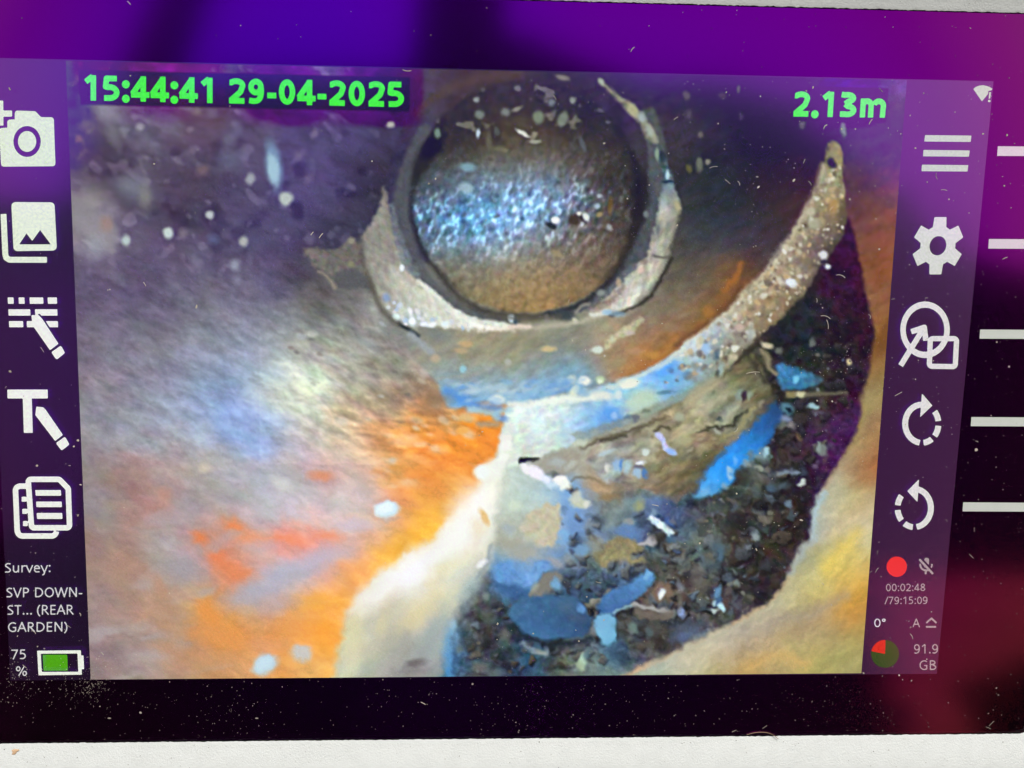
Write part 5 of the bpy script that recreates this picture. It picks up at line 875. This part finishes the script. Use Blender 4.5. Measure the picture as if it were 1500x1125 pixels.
def density(x, y):
    d = .30 + .55*max(0, min(1, (x-700)/350)) + .40*max(0, min(1, (y-300)/500))
    if y < 110: d *= .35
    if x < 120: d += .25
    if 150 < x < 700 and 160 < y < 960: d *= .40
    if y > 985: d += .45
    return d
k = 0
while k < 1350:
    x, y = rd.uniform(-10, 1500), rd.uniform(-5, 1088)
    if not inside(x, y) or rd.random() > density(x, y)/1.6: continue
    s = rd.choice((.7, .9, 1.0, 1.2, 1.5, 1.5, 2.0)) if rd.random() < .93 else rd.uniform(2.3, 3.4)
    flake(x, y, s*rd.uniform(1, 1.8), s, rd.uniform(0, 3.14), 5); k += 1
for (cx, cy, sx, sy, n) in ((130, 1005, 16, 14, 170), (70, 1015, 60, 18, 150), (25, 990, 16, 18, 90), (290, 1035, 60, 30, 70), (1225, 525, 28, 14, 60), (1290, 305, 10, 14, 22), (860, 140, 45, 8, 30), (350, 1040, 40, 20, 40), (700, 1040, 160, 26, 120), (950, 1040, 160, 26, 110), (1280, 1050, 60, 22, 60), (1130, 240, 30, 20, 24), (130, 975, 40, 14, 60), (1300, 640, 60, 120, 70), (1420, 480, 40, 120, 60)):
    for _ in range(n):
        x, y = rd.gauss(cx, sx), rd.gauss(cy, sy)
        if not inside(x, y): continue
        s = rd.choice((.7, .8, 1.0, 1.2, 1.5, 1.9)); flake(x, y, s*rd.uniform(1, 2), s, rd.uniform(0, 3.14), 5)
for (x, y, l, wd, a) in ((1163, 264, 8, 4, -.9), (1111, 274, 7, 3.5, -.8), (1109, 259, 6, 2.2, .1), (1245, 529, 6, 5.5, 0), (1174, 762, 7, 4, .2), (226, 240, 4, 3, 0), (1233, 189, 3.6, 3.2, 0), (1191, 128, 3, 5, .3), (1052, 181, 3, 3, 0), (1064, 135, 4, 2, -1), (1213, 328, 5, 2, -.7), (1245, 292, 3.5, 3, .6), (561, 263, 0.1, .1, 0), (628, 269, 5, 3, -.7), (638, 262, 3, 5, .2), (545, 236, 3.4, 3, 0), (885, 210, 5, 3.6, -.5), (919, 291, 3.4, 3.4, 0), (951, 271, 3.2, 3, 0), (992, 330, 5, 2.6, -.8), (1079, 723, 3.6, 3.4, 0), (1025, 796, 5, 3.6, -.6), (1108, 805, 6, 2.4, 1.1), (1113, 664, 3, 3, .2), (1197, 587, 4.2, 3, .4), (1219, 588, 3, 4, 0), (1430, 659, 6, 6, .3), (1478, 537, 3.6, 3.6, 0), (1460, 501, 4, 3.4, 0), (729, 914, 3.4, 5, .1), (781, 928, 3, 3, 0), (848, 939, 4, 3.2, .8), (1265, 986, 4, 3, .8), (1335, 997, 4, 2.6, -1), (1317, 989, 4, 3, .9), (1454, 780, 0.1, .1, 0), (692, 1002, 4.5, 4, 0), (376, 1052, 7, 2.5, .2), (160, 1052, 7, 3, .1), (206, 1044, 5, 4, .2), (65, 950, 4, 3.2, 0), (55, 947, 3, 3, 0), (14, 130, 3, 7, -.4), (14, 324, 2, 2, 0), (35, 580, 3, 3, 0), (15, 544, 6, 5, .1), (54, 682, 5, 4.6, 0), (114, 645, 5, 5, 0), (108, 654, 4, 4, 0), (118, 710, 5, 2, .2), (102, 682, 5, 1.8, .1), (114, 755, 4, 5, .3), (52, 810, 2.6, 2.6, 0), (45, 809, 2, 2, 0), (191, 111, 3.6, 2.6, .7), (288, 449, 4, 8, .3), (161, 424, 3, 2.6, 0), (158, 425, 2.6, 2.4, 0), (1440, 196, 4, 3, 0), (1475, 198, 4, 4, 0), (1471, 272, 4, 3, .2), (1363, 300, 0.1, .1, 0), (1390, 292, 3.4, 3, 0), (1288, 365, 4, 4, 0), (1341, 217, 4, 3, 0), (1253, 189, 3.4, 3, 0), (1181, 133, 4, 3, .6)):
    flake(x, y, l*1.35, wd*1.35, a, 7)
for (x, y, l, a, bd) in ((1232, 403, 14, .3, 1.2), (1210, 463, 15, .3, 1.1), (1213, 475, 14, 1.4, .6), (1275, 463, 7, 1.2, 2.4), (1197, 440, 6, 1.5, 1), (1275, 178, 9, -1.0, .6), (1371, 258, 10, 1.4, -1.4), (1208, 185, 8, -.9, 1.6), (1187, 268, 8, 1, 1), (1083, 268, 7, 1.1, 1.2), (1045, 244, 12, -.2, .9), (1066, 266, 10, .7, .1), (1178, 236, 7, -1.2, .2), (1316, 577, 12, -.5, .1), (1103, 545, 20, -.1, .5), (960, 740, 10, .2, .3), (133, 138, 0.5, 0, 0), (596, 104, 13, .1, -.9), (926, 72, 9, -.9, .8), (36, 976, 7, .7, .2), (212, 416, 7, 1, .1), (62, 512, 9, 1, .3), (1383, 278, 9, .1, .5), (1472, 378, 8, -.4, .3), (470, 345, 9, -.9, .3), (457, 342, 6, -.9, .2), (150, 957, 6, .8, .9), (813, 143, 8, 1, .3), (990, 173, 8, -.6, .5), (118, 900, 5, 1.2, 1), (50, 925, 8, .6, 1.6), (100, 917, 9, .5, .3), (865, 4, 0.5, 0, 0), (189, 4, 7, .8, .3), (620, 1030, 8, .5, .4), (1120, 1065, 8, -.6, .3), (1452, 1060, 10, -.8, .2), (1448, 1066, 8, .4, .3), (1284, 835, 8, -1, .7), (1336, 932, 9, 1.1, .9), (1275, 838, 6, -.7, .4)):
    fibre(x, y, l, a, bd, rd.uniform(.8, 1.3))
for _ in range(16):
    x, y = rd.uniform(700, 1500), rd.uniform(130, 1080)
    if inside(x, y): fibre(x, y, rd.uniform(4, 9), rd.uniform(0, 3.14), rd.uniform(-1.5, 1.5), .7)
dm = pmesh('dust', V, F); dust = link('dust', dm, M_dust, None, WORLD); tag(dust, 'pale specks and fibres of dust scattered over the glass', None, None, 'stuff')

# grey grime specks on the lower and upper casing rims
V0, F0 = V, F; V, F = [], []
for _ in range(190):
    x = rd.uniform(-20, 1510); lowr = rd.random() < .8; y = rd.uniform(1092-x*.0102, 1128) if lowr else rd.uniform(-20, (x-850)*.0277-2)
    p = up([(x, y)], .0025)[0]; edge_y = oc[0][1]+(oc[1][1]-oc[0][1])*(p[0]-oc[0][0])/(oc[1][0]-oc[0][0]) if lowr else oc[3][1]+(oc[2][1]-oc[3][1])*(p[0]-oc[3][0])/(oc[2][0]-oc[3][0])
    dd = (edge_y-p[1]) if lowr else (p[1]-edge_y)
    if not .0004 < dd < .0080: continue
    z = float(np.interp(dd, [q[0] for q in prof[1:8]], [q[1] for q in prof[1:8]]))+.00010; b = len(V); r = rd.choice((.00005, .00006, .00008, .00012))
    for k in range(5): V.append((p[0]+r*rd.uniform(.6, 1.5)*math.cos(k*1.257), p[1]+r*rd.uniform(.5, 1.2)*math.sin(k*1.257), z))
    F.append(list(range(b, b+5)))
gm = link('grime', pmesh('grime', V, F), pbr('grey_grime', (.34, .33, .31), .9, vary=.5, vscale=500), None, WORLD); tag(gm, 'faint grey grime specks on the white casing rims', None, None, 'stuff')
V, F = V0, F0

# the loose hair at the lower edge: a thin round thread
cu = bpy.data.curves.new('hair', 'CURVE'); cu.dimensions = '3D'; sp = cu.splines.new('POLY')
hp = crom(np.array([(1094, 1076.5), (1100, 1074.5), (1108, 1073), (1117, 1072.6), (1126, 1073.6), (1133, 1076.5), (1139, 1081)]), False, 5)
HP = up(hp, Z_GLASS+.0002); sp.points.add(len(HP)-1)
for k, p in enumerate(HP): sp.points[k].co = (p[0], p[1], Z_GLASS+.00022+.0009*max(0, (k/len(HP)-.55))**1, 1)
cu.bevel_depth = .00007; cu.bevel_resolution = 1
tmp = bpy.data.objects.new('tmp', cu); COL.objects.link(tmp)
hm = bpy.data.meshes.new_from_object(tmp.evaluated_get(bpy.context.evaluated_depsgraph_get())); bpy.data.objects.remove(tmp)
hair = link('hair', hm, pbr('pale_brown_hair', (.32, .22, .14), .5), None, WORLD)
tag(hair, 'short curved brown hair lying on the glass along the lower casing edge', 'hair')

# orange smear of mud on the casing, lower left
def case_z(d): return float(np.interp(d, [p[0] for p in prof[1:8]], [p[1] for p in prof[1:8]]))+.00012
V = []; F = []; yb = up([(18, 1091)], Z_GLASS)[0][1]
for r in range(4):
    for k in range(14):
        t = 2*math.pi*k/14; q = 1+.25*math.sin(3*t+1)+.15*math.sin(5*t)
        px, py = 5.2*r/3*q*math.cos(t), 3.3*r/3*q*math.sin(t); a = -.5
        p = up([(18+px*math.cos(a)-py*math.sin(a), 1104.5+px*math.sin(a)+py*math.cos(a))], .0025)[0]
        V.append((p[0], p[1], case_z(max(0, yb-p[1]))+.00002+.00008*(1-(r/3)**2)))
for r in range(3):
    for k in range(14): F.append([r*14+k, (r+1)*14+k, (r+1)*14+(k+1) % 14, r*14+(k+1) % 14])
sm = link('mud_smear', pmesh('mud_smear', V, F), pbr('orange_mud', (.72, .50, .32), .9, vary=.3, vscale=700), None, WORLD)
tag(sm, 'tiny orange smear of mud on the white casing at the lower left', 'smear')

# ================================================================ ground, and unseen objects added behind the viewer to shape the glass reflections
gme = pmesh('ground', [(-60, -60, 0), (60, -60, 0), (60, 60, 0), (-60, 60, 0)], [[0, 1, 2, 3]])
tag(link('ground', gme, pbr('paving', (.10, .095, .085), .9, vary=.35, vscale=6)), 'dull grey paving under the monitor', None, None, 'structure')
def azel(az, el, dist): a = R_(az); return Vector((dist*math.tan(a), -dist, .1+dist/math.cos(a)*math.tan(R_(el))))
M_dark = pbr('reflection_black', (.006, .005, .0045), .9, vary=.3, vscale=5)  # near black, so the added objects mirror as dark areas
# added boarded gable, unseen, its outline shaped to darken the glass reflection
D_ = 4.0
gable_standin = bpy.data.objects.new('dark_gable_standin', None); COL.objects.link(gable_standin); gable_standin.location = (0, -D_, 0)
tag(gable_standin, 'unseen dark boarded gable added behind the viewer to darken the glass reflection', 'gable_standin')
rr = random.Random(4)
for i, x in enumerate(np.arange(-4.8, 4.81, .2)):
    az = math.degrees(math.atan2(x, D_)); el = np.interp(az, [q[0] for q in DARK_SKYLINE], [q[1] for q in DARK_SKYLINE])
    h = .1+D_/math.cos(R_(az))*math.tan(R_(el))
    bm = bmesh.new(); box(bm, 0, 0, h/2, .196, .022, h); bmesh.ops.bevel(bm, geom=bm.edges[:], offset=.004, segments=1)
    o = bmesh_obj('board', bm, M_dark, gable_standin); o.location = (x, rr.uniform(-.006, .006), 0)
for z in (.3, 1.9):
    bm = bmesh.new(); box(bm, 0, -.04, z, 9.6, .05, .09); bmesh_obj('rail', bm, M_dark, gable_standin)
def pole(name, x, y, wd, h, label):  # added unseen uprights that darken strips of the glass reflection
    p = bpy.data.objects.new(name, None); COL.objects.link(p); p.location = (x, y, 0); tag(p, label, 'post stand-in')
    bm = bmesh.new(); box(bm, 0, 0, h/2, wd, wd*.8, h); bmesh.ops.bevel(bm, geom=bm.edges[:], offset=.02, segments=2); bmesh_obj('shaft', bm, M_dark, p)
    bm = bmesh.new(); box(bm, 0, 0, h+.05, wd*1.15, wd*.95, .1); bmesh.ops.bevel(bm, geom=bm.edges[:], offset=.02, segments=2); bmesh_obj('cap', bm, M_dark, p)
pole('dark_post_standin', -.17, -3.4, .66, 8.6, 'unseen thick dark upright added for the dark gap in the top reflection')
pole('dark_post_standin', -2.34, -3.4, .30, 8.0, 'unseen slim dark upright added to dim a strip of the reflection')
# unseen low brick wall, added for the red patch at lower right
wall = bpy.data.objects.new('brick_wall', None); COL.objects.link(wall); wall.location = (1.53, -2.2, 0)
tag(wall, 'unseen low red brick wall added for the red reflection at the right of the glass', 'wall')
M_brick = pbr('red_brick', (.66, .40, .15), .9, .3, 60, .25, 12); M_mort = pbr('mortar', (.30, .24, .20), .95)
bm = bmesh.new(); box(bm, 0, -.012, .40, .62, .09, .80); bmesh_obj('mortar_core', bm, M_mort, wall)
bm = bmesh.new(); box(bm, 0, 0, 0, .205, .102, .065); bmesh.ops.bevel(bm, geom=bm.edges[:], offset=.003, segments=1)
b0 = bmesh_obj('brick', bm, M_brick, wall); first = True
for c in range(11):
    for k in range(3):
        o = b0 if first else b0.copy()
        if not first: COL.objects.link(o); o.parent = wall
        first = False
        o.location = (-.24+k*.216+(.0 if c % 2 == 0 else .05), rr.uniform(-.003, .003), .038+c*.075)
bm = bmesh.new(); box(bm, 0, 0, .19, .52, .30, .40); bmesh.ops.bevel(bm, geom=bm.edges[:], offset=.02, segments=2)  # dark box added to blank the lower right of the reflection
dark_box_standin = bpy.data.objects.new('dark_box_standin', None); COL.objects.link(dark_box_standin); dark_box_standin.location = (1.20+.26, -1.72, 0)
tag(dark_box_standin, 'unseen dark box added in front of the brick wall to blank the lower right reflection', 'dark_box_standin')
bmesh_obj('tub', bm, M_dark, dark_box_standin)
bm = bmesh.new(); box(bm, 0, 0, .415, .56, .34, .03); bmesh.ops.bevel(bm, geom=bm.edges[:], offset=.006, segments=2); bmesh_obj('rim', bm, M_dark, dark_box_standin)
# added unseen wall giving a mid-tone left reflection that darkens lower down
wall_standin = bpy.data.objects.new('left_wall_standin', None); COL.objects.link(wall_standin); wall_standin.location = (-3.0, -3.05, 0)
tag(wall_standin, 'unseen mid grey wall with a dark base, added to shape the left reflection', 'left_wall_standin')
bm = bmesh.new(); box(bm, 0, 0, 2.2, 2.7, .12, 1.8); bmesh.ops.bevel(bm, geom=bm.edges[:], offset=.02, segments=2); bmesh_obj('midtone_slab', bm, pbr('midtone_grey', (.13, .12, .12), .9, .3, 40, .2, 3), wall_standin)
bm = bmesh.new(); box(bm, 0, .0, .65, 2.76, .18, 1.29); bmesh_obj('dark_base_slab', bm, M_dark, wall_standin)  # dark slab added to keep the lower left reflection dim
bm = bmesh.new(); box(bm, 0, .02, 3.13, 2.84, .22, .06); bmesh.ops.bevel(bm, geom=bm.edges[:], offset=.01, segments=2); bmesh_obj('coping', bm, M_dark, wall_standin)
